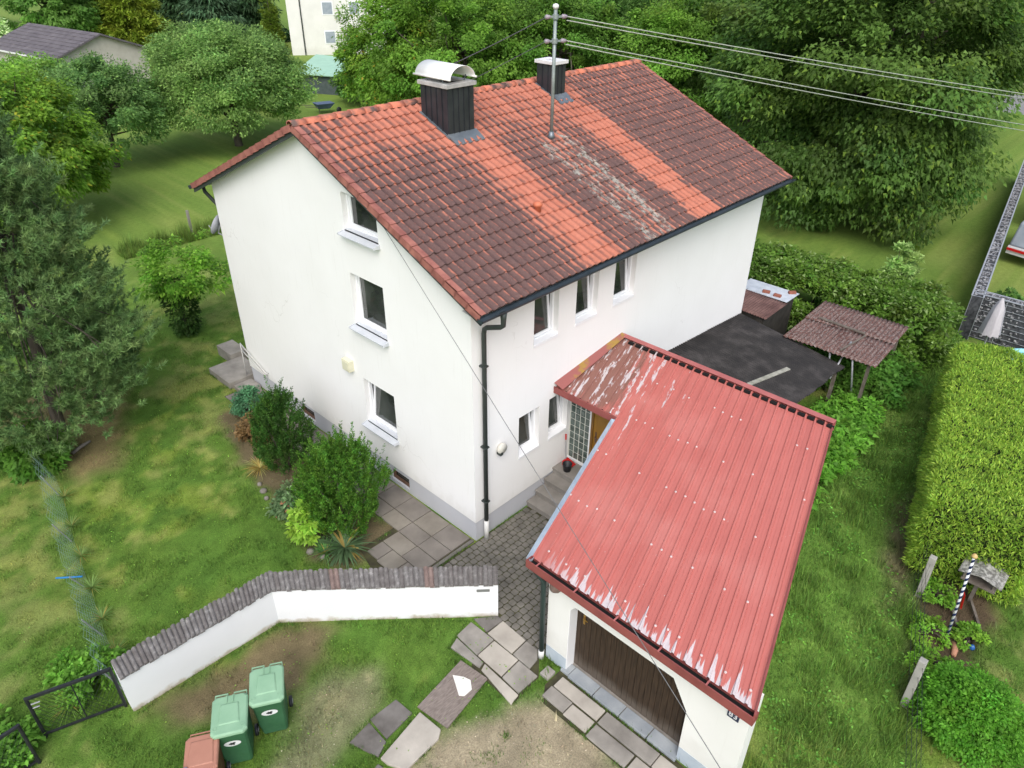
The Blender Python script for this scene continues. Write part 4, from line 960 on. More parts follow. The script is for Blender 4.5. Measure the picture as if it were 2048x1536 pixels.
# ================================================================== BINS
def scuff(name, c1, c2):
    t = NT(name); n1 = t.noise(3., 5); col = t.ramp(n1, [(.3, c1), (.7, c2)]); d_ = t.smooth(t.noise(17., 8, None, .8), .60, .75); col = t.mix(t.math('MULTIPLY', d_, .35), col, (.30, .29, .25)); t.bump(t.noise(60., 4), .15, .004); return t.fin(col, t.ramp(t.noise(9., 4), [(.3, .42), (.7, .72)]), 0, .35)
def bin_(name, loc, rz, lab, grp, sc_, body, lidc, wheels=True, panel=True):
    M_B = scuff(name+'_body', *body); M_L = scuff(name+'_lid', *lidc)
    r = empty(name, loc, lab, 'bin', grp, rz); r.scale = (sc_,)*3
    b = MB(); w0, w1, d0, d1, h = .21, .265, .24, .33, .95
    pts = []
    for z, w, d, yo in ((.04, w0, d0, .0), (.30, w0+.02, d0+.03, 0), (h-.08, w1-.012, d1-.02, 0), (h-.06, w1+.008, d1, 0), (h, w1+.01, d1, 0)):
        c = .035; pts.append([(-w+c, -d, z), (w-c, -d, z), (w, -d+c, z), (w, d-c, z), (w-c, d, z), (-w+c, d, z), (-w, d-c, z), (-w, -d+c, z)])
    vs = [p for ring in pts for p in ring]; n = 8
    b.add(vs, [(i*n+k, i*n+(k+1) % n, (i+1)*n+(k+1) % n, (i+1)*n+k) for i in range(4) for k in range(n)]+[tuple(range(n))[::-1], tuple(range(32, 40))])
    b.build('body', M_B, r, bevel=.006, local=True)
    l = MB(); pts = []
    for z, w, d in ((.955, .285, .36), (1.0, .285, .355), (1.025, .262, .33)):
        c = .06; pts.append([(-w+c, -d, z), (w-c, -d, z), (w, -d+c, z), (w, d-c, z+.03), (w-c, d, z+.03), (-w+c, d, z+.03), (-w, d-c, z+.03), (-w, -d+c, z)])
    vs = [p for ring in pts for p in ring]
    l.add(vs, [(i*n+k, i*n+(k+1) % n, (i+1)*n+(k+1) % n, (i+1)*n+k) for i in range(2) for k in range(n)]+[tuple(range(n))[::-1], tuple(range(16, 24))])
    lid = l.build('lid', M_L, r, bevel=.008, local=True)
    pn = MB(); pw_, pd = (.15, .19) if panel else (.20, .24)
    pn.hexa([(-pw_-.03, -pd, 1.012), (pw_+.03, -pd, 1.012), (pw_, pd, 1.045), (-pw_, pd, 1.045), (-pw_-.01, -pd+.02, 1.045), (pw_+.01, -pd+.02, 1.045), (pw_-.02, pd-.02, 1.072), (-pw_+.02, pd-.02, 1.072)])
    pn.build('lid_panel', M_L, lid, bevel=.012, local=True)
    if panel:
        for sx in (-.21, .21): MB().lathe([(.035, 0), (.035, .012), (.026, .013), (.026, .006)], (sx, -.23, 1.02), 12).build('lid_boss', M_L, lid, True, local=True)
        rr = MB()
        for sx in (-.05, .05): rr.bar((sx, .20, 1.062), (sx, .33, 1.068), .018, .014)
        rr.build('lid_rib', M_L, lid, local=True)
    for sx in ((-.15, .15) if panel else (0,)):
        wd_ = .10 if panel else .22
        MB().tube([(sx-wd_, .345, .96), (sx-wd_, .42, .99), (sx+wd_, .42, .99), (sx+wd_, .345, .96)], .016, 6).build('handle', M_L, r, local=True)
    for sx in (-1, 1):
        w_ = MB().lathe([(.0, -.03), (.07, -.03), (.1, -.025), (.1, .025), (.07, .03), (0, .03)], (sx*.27, .26, .10), 16, 'x').build('wheel', M_BLKP, r, True, local=True)
        MB().lathe([(.05, -.034), (.05, .034)], (sx*.27, .26, .10), 12, 'x').build('rim', M_GREYM, w_, True, local=True)
    st_ = MB(); nn = 18; q = []
    def fy(z): return -(.27+(z-.30)*(.31-.27)/(.57))-.008
    vs = [(.135*math.cos(2*math.pi*k/nn), fy(.68+.075*math.sin(2*math.pi*k/nn)), .68+.075*math.sin(2*math.pi*k/nn)) for k in range(nn)]
    st_.add(vs, [tuple(range(nn))]); s_ = st_.build('sticker', M_DIG, r, local=True)
    mk = MB(); sh_ = [(-.06, -.01), (-.02, -.035), (.0, -.03), (.01, -.045), (.035, -.04), (.03, -.01), (.05, .0), (.045, .03), (.02, .035), (.0, .02), (-.02, .04), (-.03, .02), (-.05, .015)]
    mk.add([(x, fy(.68+z)-.003, .68+z) for x, z in sh_], [tuple(range(len(sh_)))]); mk.build('sticker_mark', M_BLKP, s_, local=True)
    return r
GRN, GRNL = ((.030, .105, .048), (.042, .130, .062)), ((.21, .37, .235), (.26, .43, .28))
bin_('wheelie_bin', (-5.57, -.68, 0), rad(-31), 'green wheelie bin nearest the drive, right of the other green bin', 'wheelie bins below the wall', 1., GRN, GRNL)
bin_('wheelie_bin', (-6.28, -.74, 0), rad(-31), 'green wheelie bin standing between the other green bin and the brown bin', 'wheelie bins below the wall', 1., GRN, GRNL)
bin_('wheelie_bin', (-6.90, -.97, 0), rad(-31), 'small brown wheelie bin with reddish lid at the bottom edge', 'wheelie bins below the wall', .90, ((.10, .040, .018), (.14, .055, .025)), ((.36, .165, .115), (.42, .20, .14)), True, False)
bin_('wheelie_bin', (-7.60, -1.30, 0), rad(-31), 'bin with a blue lid corner showing beside the brown bin', 'wheelie bins below the wall', .98, ((.02, .022, .025), (.03, .032, .036)), ((.035, .20, .46), (.05, .25, .52)))

# ================================================================== GATE, NET FENCE
M_IRON = mat('black_iron', (.022, .024, .028), (.045, .047, .052), 6, .5, metal=.4)
def gate(lab, a, b, h, latch=False):
    g_ = empty('gate', (*a, 0), lab, 'gate', 'black gates by the lower left corner'); A, B = Vector((*a, 0)), Vector((*b, 0)); up_ = Vector((0, 0, 1))
    MB().bar(A+up_*h, B+up_*h, .05, .05).build('top_rail', M_IRON, g_)
    MB().bar(A+up_*.07, B+up_*.07, .035, .035).build('bottom_rail', M_IRON, g_)
    for q in (A, B): MB().tube([q-up_*.1, q+up_*(h+.03)], .028, 8).build('post', M_IRON, g_)
    m_ = A.lerp(B, .52); MB().tube([m_+up_*.05, m_+up_*h], .010, 6).build('stay', M_IRON, g_)
    w = MB(); n = 16
    for i in range(1, n):
        f = i/n; p0, p1 = A.lerp(B, f), A.lerp(B, max(0, f-.45)); w.bar(p0+up_*.08, p1+up_*(.08+(h-.1)*min(1, f/.45)), .004, .004); 
        p1 = A.lerp(B, min(1, f+.45)); w.bar(p0+up_*.08, p1+up_*(.08+(h-.1)*min(1, (1-f)/.45)), .004, .004)
    w.build('wire_mesh', M_IRON, g_)
    if latch:
        MB().tube([A+up_*(h-.16), A+up_*(h-.16)+(B-A).normalized()*.16], .012, 6).tube([A+up_*(h-.26), A+up_*(h-.26)+(B-A).normalized()*.13], .012, 6).build('latch', M_GREYM, g_)
gate('black wire mesh gate between a post and the end of the white wall', (-8.50, 1.92), (-7.30, 1.52), 1.04, True)
gate('black mesh gate leaf cut off by the left edge of the picture', (-8.74, 1.50), (-9.95, 1.45), 1.02)
M_NET = mat('green_netting', (.14, .24, .20), (.22, .32, .28), 4, .7)
nf = empty('net_fence', (-6.5, 6, 0), 'sagging green netting fence on the left lawn', 'fence')
NP = [(-5.70, 10.7, .95), (-6.05, 8.4, .75), (-6.42, 6.6, .62), (-6.70, 4.9, .45), (-6.95, 3.4, .60), (-7.15, 1.75, .85)]
w = MB()
def npt(f):
    k_ = min(int(f*5), 4); g_ = f*5-k_; a, b = NP[k_], NP[k_+1]; return [a[i]+(b[i]-a[i])*g_ for i in range(3)]
NV = 84
for i in range(NV+1):
    x, y, h = npt(i/NV); j = .05*math.sin(i*.9); w.bar((x, y, .0), (x-.28+j, y+.02, h), .0035, .0035)
for lv in range(10):
    pr_ = None
    for i in range(0, NV+1, 3):
        x, y, h = npt(i/NV); f = lv/9; q = (x-(.28+.05*math.sin(i*.9))*f, y, h*f+.02)
        if pr_: w.bar(pr_, q, .004, .004)
        pr_ = q
w.build('netting', M_NET, nf)
for i in range(6):
    x, y, h = NP[i]; MB().tube([(x, y, -.1), (x-.25, y, h+.06)], .014, 6).build('post', M_GREYM, nf)
M_BLUEP = mat('blue_plastic_pipe', (.02, .22, .55), rough=.4)
o = MB().tube([(-7.12, 5.42, .22), (-6.72, 5.02, .26)], .018, 8).build('blue_stake', M_BLUEP, None, True); tag(o, 'bright blue plastic stake lying across the netting fence', 'stake')
M_LOG = mat('grey_branch', (.16, .14, .12), (.28, .25, .22), 8, .9)
o = MB().tube([(-5.25, 10.0, .05), (-4.98, 10.1, .09), (-4.72, 10.22, .06)], [.045, .05, .035], 8).build('fallen_branch', M_LOG, None, True); tag(o, 'grey fallen branch on the soil below the pine', 'branch')
# far garden fence post
o = MB().box((4.47, 23.29, -.05), (4.57, 23.39, 1.15)).build('fence_post', M_CONC, bevel=.008); tag(o, 'lone thin concrete post standing on the lawn behind the house', 'post')

# ================================================================== LEAN-TO ROOFS BEHIND THE GARAGE
def corr_roof(name, parent, c00, c10, c11, c01, pitch, amp, m, nn=6, jag=.0):
    """corrugations run from edge (c00-c10) to edge (c01-c11)"""
    a, b, c, d = map(Vector, (c00, c10, c11, c01)); L = (b-a).length; k = max(8, int(L/pitch*6)); vs = []
    for j in range(nn+1):
        for i in range(k+1):
            f = i/k; p, q = a.lerp(b, f), d.lerp(c, f); e_ = (j/nn)*(1+jag*(math.sin(int(f*9)*7.3)*.5)); z = amp*math.sin(2*math.pi*f*L/pitch)
            vs.append(p.lerp(q, e_)+Vector((0, 0, z)))
    K = k+1; fs = [(j*K+i, j*K+i+1, (j+1)*K+i+1, (j+1)*K+i) for j in range(nn) for i in range(k)]
    o = MB().add(vs, fs).build(name, m, parent, True); s_ = o.modifiers.new('solid', 'SOLIDIFY'); s_.thickness = .012; return o
M_BLKR = mat('black_bitumen_sheet', (.014, .013, .014), (.052, .047, .047), 2.4, .8, .3, 30, c3=(.024, .022, .022))
M_WOODG = mat('grey_timber', (.10, .08, .065), (.19, .165, .14), 5, .85, .3, 30)
lt = empty('lean_to', (9, -1.8, 0), 'black corrugated lean-to roof against the house behind the garage', 'lean-to')
cs = [((5.3, -.02, 2.18), (7.4, -.02, 2.04)), ((7.4, -.02, 2.05), (9.5, -.02, 1.90)), ((9.5, -.02, 1.91), (11.5, -.02, 1.75))]
for i, (a, b) in enumerate(cs):
    corr_roof('roof_sheet', lt, a, b, (b[0]+.02, -3.45, b[2]-.56+.02*i), (a[0]+.02, -3.45, a[2]-.60+.02*i), .11, .022, M_BLKR, 6, .015)
for x in (5.6, 8.5, 11.3): MB().box((x, -3.35, -.1), (x+.09, -3.26, 1.2-.03*(x-5))).build('post', M_WOODG, lt)
MB().bar((5.4, -3.3, 1.42), (11.45, -3.3, 1.13), .07, .09).build('beam', M_WOODG, lt)
pl_ = MB().bar((8.0, -2.22, 1.665), (9.77, -2.52, 1.535), .13, .03).build('plank', mat('pale_lichen_plank', (.22, .22, .18), (.42, .41, .36), 5, .9, .4, 30)); tag(pl_, 'pale weathered plank lying on the black lean-to roof', 'plank')
M_RUST = mat('rusty_sheet', (.085, .042, .038), (.20, .115, .10), 2.2, .9, .3, 40, c3=(.13, .07, .062))
M_RUSTL = NT('rusty_lichen_sheet'); t = M_RUSTL
col = t.ramp(t.noise(2.3, 5), [(.3, (.085, .036, .030)), (.7, (.160, .085, .072))]); col = t.mix(t.math('MULTIPLY', t.smooth(t.noise(11., 6, (1, 2.2, 1), .78), .46, .60), .8), col, (.27, .24, .225)); M_RUSTL = t.fin(col, .92, 0, .2)
br = empty('small_shed', (12.7, 0, 0), 'small shed with brown corrugated roof at the far house corner', 'shed')
corr_roof('roof_sheet', br, (11.62, .9, 1.86), (11.62, -.82, 1.80), (13.1, -.82, 1.84), (13.1, .9, 1.90), .09, .014, M_RUST)
M_TARP = mat('pale_tarp', (.42, .46, .52), (.58, .62, .68), 5, .5, .2, 20)
MB().box((13.02, -.80, 1.875), (13.92, .95, 1.90)).build('tarp_strip', M_TARP, br, bevel=.006)
MB().box((11.75, -.70, -.1), (13.8, -.64, 1.80)).box((11.72, -.64, -.1), (11.78, .8, 1.80)).build('shed_wall', mat('shed_gap_shade', (.02, .018, .015), (.045, .04, .034), 4, .9), br)  # walls coloured near black to paint the shaded gap below the roof
M_BRICK = mat('red_brick', (.22, .075, .05), (.32, .12, .08), 9, .9, .3, 60)
for (x, y, a), lb in zip(((13.22, .02, .3), (13.20, -.38, .1), (13.75, -.62, .8)), ('brick on the pale tarp strip closest to the house wall', 'middle brick holding down the pale tarp strip', 'brick on the outer corner of the pale tarp strip')):
    o = MB().box((-.06, -.12, 0), (.06, .12, .075)).build('brick', M_BRICK, None, bevel=.006); o.location = (x, y, 1.901); o.rotation_euler = (0, 0, a); tag(o, lb, 'brick', 'bricks on the tarp strip')
rs = empty('rusty_shelter', (12.9, -2.9, 0), 'open shelter with rusty lichen covered corrugated roof on thin posts', 'shelter')
corr_roof('roof_sheet', rs, (11.35, -1.55, 1.60), (11.42, -2.75, 1.60), (13.0, -2.72, 1.66), (12.95, -1.53, 1.66), .13, .018, M_RUSTL)
corr_roof('roof_sheet', rs, (11.35, -2.74, 1.615), (11.45, -4.28, 1.60), (13.1, -4.22, 1.66), (13.0, -2.70, 1.675), .13, .018, M_RUSTL)
corr_roof('roof_sheet', rs, (12.85, -1.52, 1.68), (12.95, -2.95, 1.68), (14.40, -2.92, 1.73), (14.38, -1.50, 1.73), .13, .018, M_RUSTL)
corr_roof('roof_sheet', rs, (12.95, -2.92, 1.69), (13.02, -4.20, 1.69), (14.38, -4.14, 1.73), (14.38, -2.90, 1.74), .13, .018, M_RUSTL)
MB().bar((13.05, -1.9, 1.735), (12.98, -3.35, 1.735), .09, .035).build('batten', M_WOODG, rs); MB().bar((11.6, -3.2, 1.66), (12.9, -3.4, 1.72), .05, .03).build('batten', M_WOODG, rs)
for p in ((11.55, -2.1), (11.6, -4.1), (14.2, -1.7), (14.2, -4.0)): MB().box((p[0], p[1], -.1), (p[0]+.08, p[1]+.08, 1.58)).build('post', M_WOODG, rs)
for (a, b), lb in zip((((11.95, -3.0, 0), (11.55, -2.95, 1.5)), ((11.9, -3.8, 0), (11.5, -3.62, 1.56)), ((11.0, -3.3, 1.0), (12.2, -3.25, 1.72))), ('thin grey pole leaning on the rusty shelter, near the black roof', 'thin grey pole leaning on the rusty shelter, farther from the black roof', 'pale stick lying up across the rusty shelter roof')):
    o = MB().tube([a, b], .028, 7).build('leaning_pole', M_GREYM, None, True); tag(o, lb, 'pole', 'poles at the rusty shelter')

# ================================================================== RIGHT SIDE: POSTS, MAYPOLE, BIRD TABLE
M_POSTC = mat('concrete_post', (.30, .29, .265), (.42, .405, .37), 4, .9, .35, 50)
for (x, y, h, dx, dy), lb in zip(((5.47, -7.90, 1.12, -.02, .03), (2.56, -8.61, 1.22, .02, .02)), ('leaning concrete fence post beside the mulch bed, near the maypole', 'concrete fence post beside the round green bush')):
    p = MB(); s = .065; p.hexa([(x-s, y-s, -.1), (x+s, y-s, -.1), (x+s, y+s, -.1), (x-s, y+s, -.1), (x-s+dx, y-s+dy, h), (x+s+dx, y-s+dy, h), (x+s+dx, y+s+dy, h), (x-s+dx, y+s+dy, h)])
    o = p.build('fence_post', M_POSTC, None, bevel=.012); tag(o, lb, 'post', 'concrete posts of the right hand fence')
wf = MB()
for z in (.25, .55, .85, 1.1): wf.bar((-1.5, -9.9, z), (2.56, -8.61, z), .006, .006).bar((2.56, -8.61, z), (5.5, -7.72, z), .006, .006).bar((5.5, -7.72, z), (9.5, -6.7, z), .006, .006)
for i in range(60):
    f = i/59; x = -1.5+11*f; y = -9.9+(x+1.5)*.3; wf.bar((x, y, .05), (x, y, 1.1), .004, .004)
tag(wf.build('wire_fence', M_IRON), 'thin dark wire fence between the concrete posts on the right', 'fence')
mp = empty('maypole', (4.71, -8.68, 0), 'small garden maypole striped blue and white with a red tag', 'maypole')
M_MW, M_MB = mat('maypole_white', (.72, .73, .75), rough=.5), mat('maypole_blue', (.012, .022, .085), rough=.5)
mpt, mpb = Vector((4.78, -8.52, 2.08)), Vector((4.71, -8.68, 0))
pm_ = MB().tube([mpb, mpt], .026, 10).build('pole', M_MW, mp, True)
hx = MB(); ax = (mpt-mpb); e1 = Vector((1, 0, 0)); e2 = ax.normalized().cross(e1).normalized(); turns = 13; NN = turns*12; vs = []
for i in range(NN+1):
    f = .03+.94*i/NN
    for w_ in (0, .0145): 
        a = 2*math.pi*turns*i/NN; r_ = .0285; pz = mpb+ax*min(1, f+w_*2.2); vs.append(pz+(e1*math.cos(a)+e2*math.sin(a))*r_)
hx.add(vs, [(2*i, 2*i+2, 2*i+3, 2*i+1) for i in range(NN)]); o = hx.build('stripe', M_MB, mp, True); o.modifiers.new('s', 'SOLIDIFY').thickness = .004
MB().lathe([(.0, -.03), (.05, -.02), (.055, .01), (.03, .05), (0, .06)], tuple(mpt), 12).build('finial', mat('brass_finial', (.55, .38, .15), rough=.4), mp, True)
MB().hexa([(4.80, -8.70, .75), (4.98, -8.62, .80), (5.0, -8.60, .80), (4.82, -8.66, .75), (4.79, -8.66, 1.12), (4.92, -8.58, 1.14), (4.94, -8.56, 1.14), (4.81, -8.63, 1.12)]).build('red_tag', M_REDP2, mp, bevel=.006)
bt = empty('bird_table', (6.0, -8.75, 0), 'weathered grey bird table with lichen roof behind the maypole', 'bird table')
M_SHNG = mat('lichen_shingle', (.14, .135, .125), (.42, .41, .39), 14, .95, .4, 50, lo=.42, hi=.62)
MB().bar((6.05, -8.72, 0), (6.05, -8.72, .80), .07, .07).build('post', M_WOODG, bt); MB().box((5.75, -9.05, .68), (6.35, -8.42, .72)).build('tray', M_WOODG, bt)
for s in (-1, 1):
    MB().hexa([(5.72, -8.73, .96), (6.38, -8.73, .96), (6.38, -8.73+s*.40, .86), (5.72, -8.73+s*.40, .86), (5.72, -8.73, .985), (6.38, -8.73, .985), (6.38, -8.73+s*.40, .885), (5.72, -8.73+s*.40, .885)][::1] if s < 0 else [(5.72, -8.73+.40, .86), (6.38, -8.73+.40, .86), (6.38, -8.73, .96), (5.72, -8.73, .96), (5.72, -8.73+.40, .885), (6.38, -8.73+.40, .885), (6.38, -8.73, .985), (5.72, -8.73, .985)]).build('roof_panel', M_SHNG, bt, bevel=.004)
lg = MB()
for x in (5.8, 6.3):
    for y in (-9.0, -8.46): lg.box((x-.02, y-.02, .72), (x+.02, y+.02, .90))
lg.build('roof_post', M_WOODG, bt)
af = MB().bar((5.15, -8.72, .04), (5.95, -8.30, .10), .05, .05).bar((5.12, -8.70, .05), (5.35, -9.10, .05), .05, .05).bar((5.35, -9.1, .05), (5.95, -8.75, .1), .05, .05).build('wooden_frame', M_WOODG); tag(af, 'flat grey wooden frame lying on mulch at the maypole foot', 'frame')
o = MB().tube([(4.62, -8.82, .03), (4.45, -8.90, .05), (4.30, -8.92, .03)], [.05, .06, .045], 8).build('terracotta_ornament', mat('terracotta', (.45, .22, .14), rough=.8), None, True); tag(o, 'small terracotta ornament on the mulch below the maypole', 'ornament')
o = MB().lathe([(0, 0), (.05, .01), (.06, .06), (.03, .11), (0, .12)], (4.75, -9.12, 0), 10).build('blue_ornament', mat('blue_glaze', (.03, .12, .36), rough=.2), None, True); tag(o, 'small blue glazed ornament on the mulch bed', 'ornament')

# ================================================================== NEIGHBOUR ON THE RIGHT
M_GABW = mat('gabion_wire', (.34, .36, .40), (.44, .46, .50), 6, .5, metal=.3)
M_GABS = mat('gabion_stone', (.022, .023, .027), (.085, .088, .095), 9, .9, .5, 14, lo=.35, hi=.65)
M_GABL = mat('gabion_top_stone', (.06, .06, .065), (.34, .34, .35), 14, .9, lo=.4, hi=.6)
gb = empty('gabion_wall', (18.6, -4.8, 0), 'long gabion wall of dark stones in wire cages round the next garden', 'gabion wall')
A, B, D = Vector((18.6, -4.78, 0)), Vector((41, -1.3, 0)), Vector((18.95, -8.5, 0))
def gab(a, b, h, th_):
    a, b = Vector(a), Vector(b); u = (b-a).normalized(); n = Vector((-u.y, u.x, 0)); 
    if n.dot(Vector((1, -1, 0))) < 0: n = -n
    n = n*th_; up_ = Vector((0, 0, 1))
    MB().hexa([a, b, b+n, a+n, a+up_*(h-.02), b+up_*(h-.02), b+n+up_*(h-.02), a+n+up_*(h-.02)]).build('stone_fill', M_GABS, gb)
    L = (b-a).length; st_ = MB(); nS = int(L*22)
    for i in range(nS):
        p = a+u*RG.uniform(.03, L-.03)+n*RG.uniform(.1, .9)+up_*(h-.03); s = RG.uniform(.03, .06); st_.lathe([(s*.6, -.02), (s, .01), (s*.5, .035)], tuple(p), 5)
    for i in range(int(L*60) if L < 6 else 0):
        p = a+u*RG.uniform(.03, L-.03)+up_*RG.uniform(.05, h-.05); s = RG.uniform(.03, .06); st_.lathe([(s*.7, -.03), (s, .0), (s*.6, .035)], tuple(p), 5)
    tag(st_.build('loose_stones', M_GABL, gb), kind='stuff')
    w = MB()
    for o_ in (-.012*n.normalized(), n+.012*n.normalized()):
        for z in np.arange(.05, h+.01, .2): w.bar(a+o_+up_*z, b+o_+up_*z, .014, .014)
        w.bar(a+o_+up_*h, b+o_+up_*h, .05, .03)
        for q in np.arange(0, L, 1.): w.bar(a+o_+u*q, a+o_+u*q+up_*h, .016, .016)
    for q in np.arange(0, L, .5): w.bar(a+u*q+up_*h, a+n+u*q+up_*h, .014, .014)
    w.build('wire_cage', M_GABW, gb)
gab(A, B, 1.6, .32); gab(A+Vector((.33, -.0, 0)), D, 1.6, .30)
tr = empty('trailer', (30, -4.4, 0), 'grey covered trailer with a red and white striped rear behind the gabion wall', 'trailer')
M_TARPG = mat('grey_tarpaulin', (.24, .28, .33), (.32, .36, .41), 3, .6)
MB().hexa([(27.0, -5.9, .75), (30.2, -5.9, .75), (30.6, -4.0, .75), (27.4, -4.0, .75), (27.2, -5.8, 1.75), (30.2, -5.8, 1.75), (30.5, -4.1, 1.75), (27.5, -4.1, 1.75)]).build('cover', M_TARPG, tr, bevel=.08)
MB().hexa([(26.85, -5.9, .45), (30.2, -5.9, .45), (30.6, -4.0, .45), (27.25, -4.0, .45), (26.85, -5.9, .74), (30.2, -5.9, .74), (30.6, -4.0, .74), (27.25, -4.0, .74)]).build('body', mat('white_lacquer', (.6, .6, .6), rough=.4), tr)
MB().bar((26.80, -5.9, .66), (27.2, -4.0, .66), .03, .10).build('red_stripe', M_REDP2, tr)
for (x, y) in ((28.4, -5.95), (28.9, -3.95)): MB().lathe([(.1, -.1), (.31, -.09), (.31, .09), (.1, .1)], (x, y, .31), 16, 'y').build('wheel', M_BLKP, tr, True)
vn = empty('white_van', (36, -4.0, 0), 'white vehicle roof beyond the gabion wall at the right edge', 'van')
MB().hexa([(32.5, -5.6, .5), (37, -5.2, .5), (37, -3.3, .5), (32.5, -3.6, .5), (32.7, -5.5, 1.95), (36.6, -5.1, 1.95), (36.6, -3.45, 1.95), (32.7, -3.7, 1.95)]).build('body', mat('white_paint', (.72, .72, .72), rough=.35), vn, bevel=.12)
MB().hexa([(32.46, -5.3, 1.15), (32.5, -5.3, 1.15), (32.5, -3.9, 1.15), (32.46, -3.9, 1.15), (32.62, -5.25, 1.75), (32.68, -5.25, 1.75), (32.68, -3.95, 1.75), (32.62, -3.95, 1.75)]).build('rear_window', M_GLASS, vn)
for (x, y) in ((33.5, -5.6), (36, -5.4), (33.5, -3.5), (36, -3.3)): MB().lathe([(.1, -.1), (.33, -.09), (.33, .09), (.1, .1)], (x, y, .33), 16, 'y').build('wheel', M_BLKP, vn, True)
ps = empty('parasol', (17.7, -5.75, 0), 'closed grey parasol standing before the gabion wall', 'parasol')
MB().tube([(17.7, -5.75, 0), (17.7, -5.75, 2.1)], .025, 8).build('pole', M_GREYM, ps); vs = []
n = 16; pr_ = [(.03, 2.12), (.16, 1.75), (.22, 1.3), (.28, .85)]
for r, z in pr_:
    for k_ in range(n):
        a = 2*math.pi*k_/n; rr = r*(1+.22*(1 if k_ % 2 else -1)); vs.append((17.7+rr*math.cos(a), -5.75+rr*math.sin(a), z))
MB().add(vs, [(i*n+k_, i*n+(k_+1) % n, (i+1)*n+(k_+1) % n, (i+1)*n+k_) for i in range(3) for k_ in range(n)][::1]).build('canopy', mat('grey_cloth', (.42, .40, .43), (.52, .50, .53), 4, .9), ps, True)
sd_ = MB().prism([(17.0, -6.6), (18.5, -6.6), (18.5, -8.5), (17.0, -8.5)], -.05, .012).build('sand_patch', mat('tan_sand', (.38, .30, .21), (.48, .39, .29), 4, .95)); tag(sd_, 'tan sandy patch in the next garden', 'ground', kind='structure')
po = empty('paddling_pool', (18.1, -6.9, 0), 'light blue paddling pool edge by the gabion wall', 'pool')
MB().lathe([(.62, 0), (.70, .12), (.66, .32), (.58, .33), (.58, .15)], (18.0, -7.05, .01), 20, cap=False).build('ring', mat('pool_blue', (.22, .52, .62), (.30, .60, .70), 4, .4), po, True)
MB().lathe([(.58, 0), (.0, .001)], (18.0, -7.05, .22), 20, cap=False).build('water', mat('pool_water', (.12, .45, .58), rough=.08), po)
# ================================================================== BACKGROUND BUILDINGS
M_BWALL = plaster('neighbour_render', (.66, .65, .62), (.74, .73, .70), .15)
M_BROOF = mat('grey_roof', (.085, .075, .085), (.15, .135, .145), 1.5, .85, stretch=(1, 1, 1))
M_BEIGE = mat('beige_wall', (.42, .39, .34), (.50, .47, .42), 2, .9)
# bungalow with a low grey roof, seen over the left trees
bh = empty('bungalow', (16, 66, 0), 'low bungalow with grey tiled roof behind the left fruit trees', 'bungalow')
r0, r1 = Vector((14.6, 74.5, 4.2)), Vector((16.3, 62.2, 4.2))           # ridge
ux_ = (r1-r0).normalized(); px_ = Vector((-ux_.y, ux_.x, 0)); px_ = px_ if px_.x < 0 else -px_
eL0, eL1 = r0+px_*4.3-Vector((0, 0, 1.55)), r1+px_*4.3-Vector((0, 0, 1.55)); eR0, eR1 = r0-px_*4.3-Vector((0, 0, 1.55)), r1-px_*4.3-Vector((0, 0, 1.55))
rf = MB(); z_ = Vector((0, 0, .14))
rf.hexa([eL0-z_, eL1-z_, r1-z_, r0-z_, eL0, eL1, r1, r0]); rf.hexa([r0-z_, r1-z_, eR1-z_, eR0-z_, r0, r1, eR1, eR0]); br_ = rf.build('roof', M_BROOF, bh)
for q in range(1, 9):
    MB().bar(eL0.lerp(r0, q/9)+Vector((0, 0, .02)), eL1.lerp(r1, q/9)+Vector((0, 0, .02)), .05, .05).build('roof_course', M_BROOF, br_)
w_ = MB(); i0, i1 = r0+ux_*.4, r1-ux_*.4
for e_, k_ in ((i1, 1), (i0, -1)):
    a, b = e_+px_*3.9, e_-px_*3.9; pts = [(*a.xy, 0), (*b.xy, 0), (*b.xy, 2.65), (*e_.xy, 4.05), (*a.xy, 2.65)]; w_.add(pts, [(0, 1, 2, 3, 4)])
for s in (1, -1):
    a, b = i0+px_*3.9*s, i1+px_*3.9*s; w_.add([(*a.xy, 0), (*b.xy, 0), (*b.xy, 2.65), (*a.xy, 2.65)], [(0, 1, 2, 3)])
w_.build('wall', M_BEIGE, bh)
MB().bar(eL1+Vector((0, 0, -.1)), eL0+Vector((0, 0, -.1)), .14, .12).build('gutter', mat('white_fascia', (.7, .7, .7), rough=.5), bh)
# white house top centre
nh = empty('neighbour_house', (41, 66, 0), 'tall white house with dark downpipe behind the trees at the top', 'house')
a0 = Vector((37.3, 67.6, 0)); d1 = Vector((.80, -.60, 0)); d2 = Vector((.6, .8, 0)); hh = 9.0; a1, a2 = a0+d1*11, a0+d1*11+d2*9; a3 = a0+d2*9
w_ = MB(); z_ = Vector((0, 0, hh))
for p, q in ((a0, a1), (a1, a2), (a2, a3), (a3, a0)): w_.add([p, q, q+z_, p+z_], [(0, 1, 2, 3)])
w_.build('wall', M_BWALL, nh)
rr0, rr1 = (a0+a3)/2+Vector((0, 0, 12)), (a1+a2)/2+Vector((0, 0, 12)); MB().add([a0+z_-d2*.5, a1+z_-d2*.5, rr1, rr0, a3+z_+d2*.5, a2+z_+d2*.5], [(0, 1, 2, 3), (3, 2, 5, 4), (0, 3, 4), (1, 5, 2)]).build('roof', M_BROOF, nh)
MB().tube([a0+d1*1.4-d2*.08+Vector((0, 0, 0)), a0+d1*1.4-d2*.08+z_], .07, 8).build('downpipe', M_PIPE, nh)
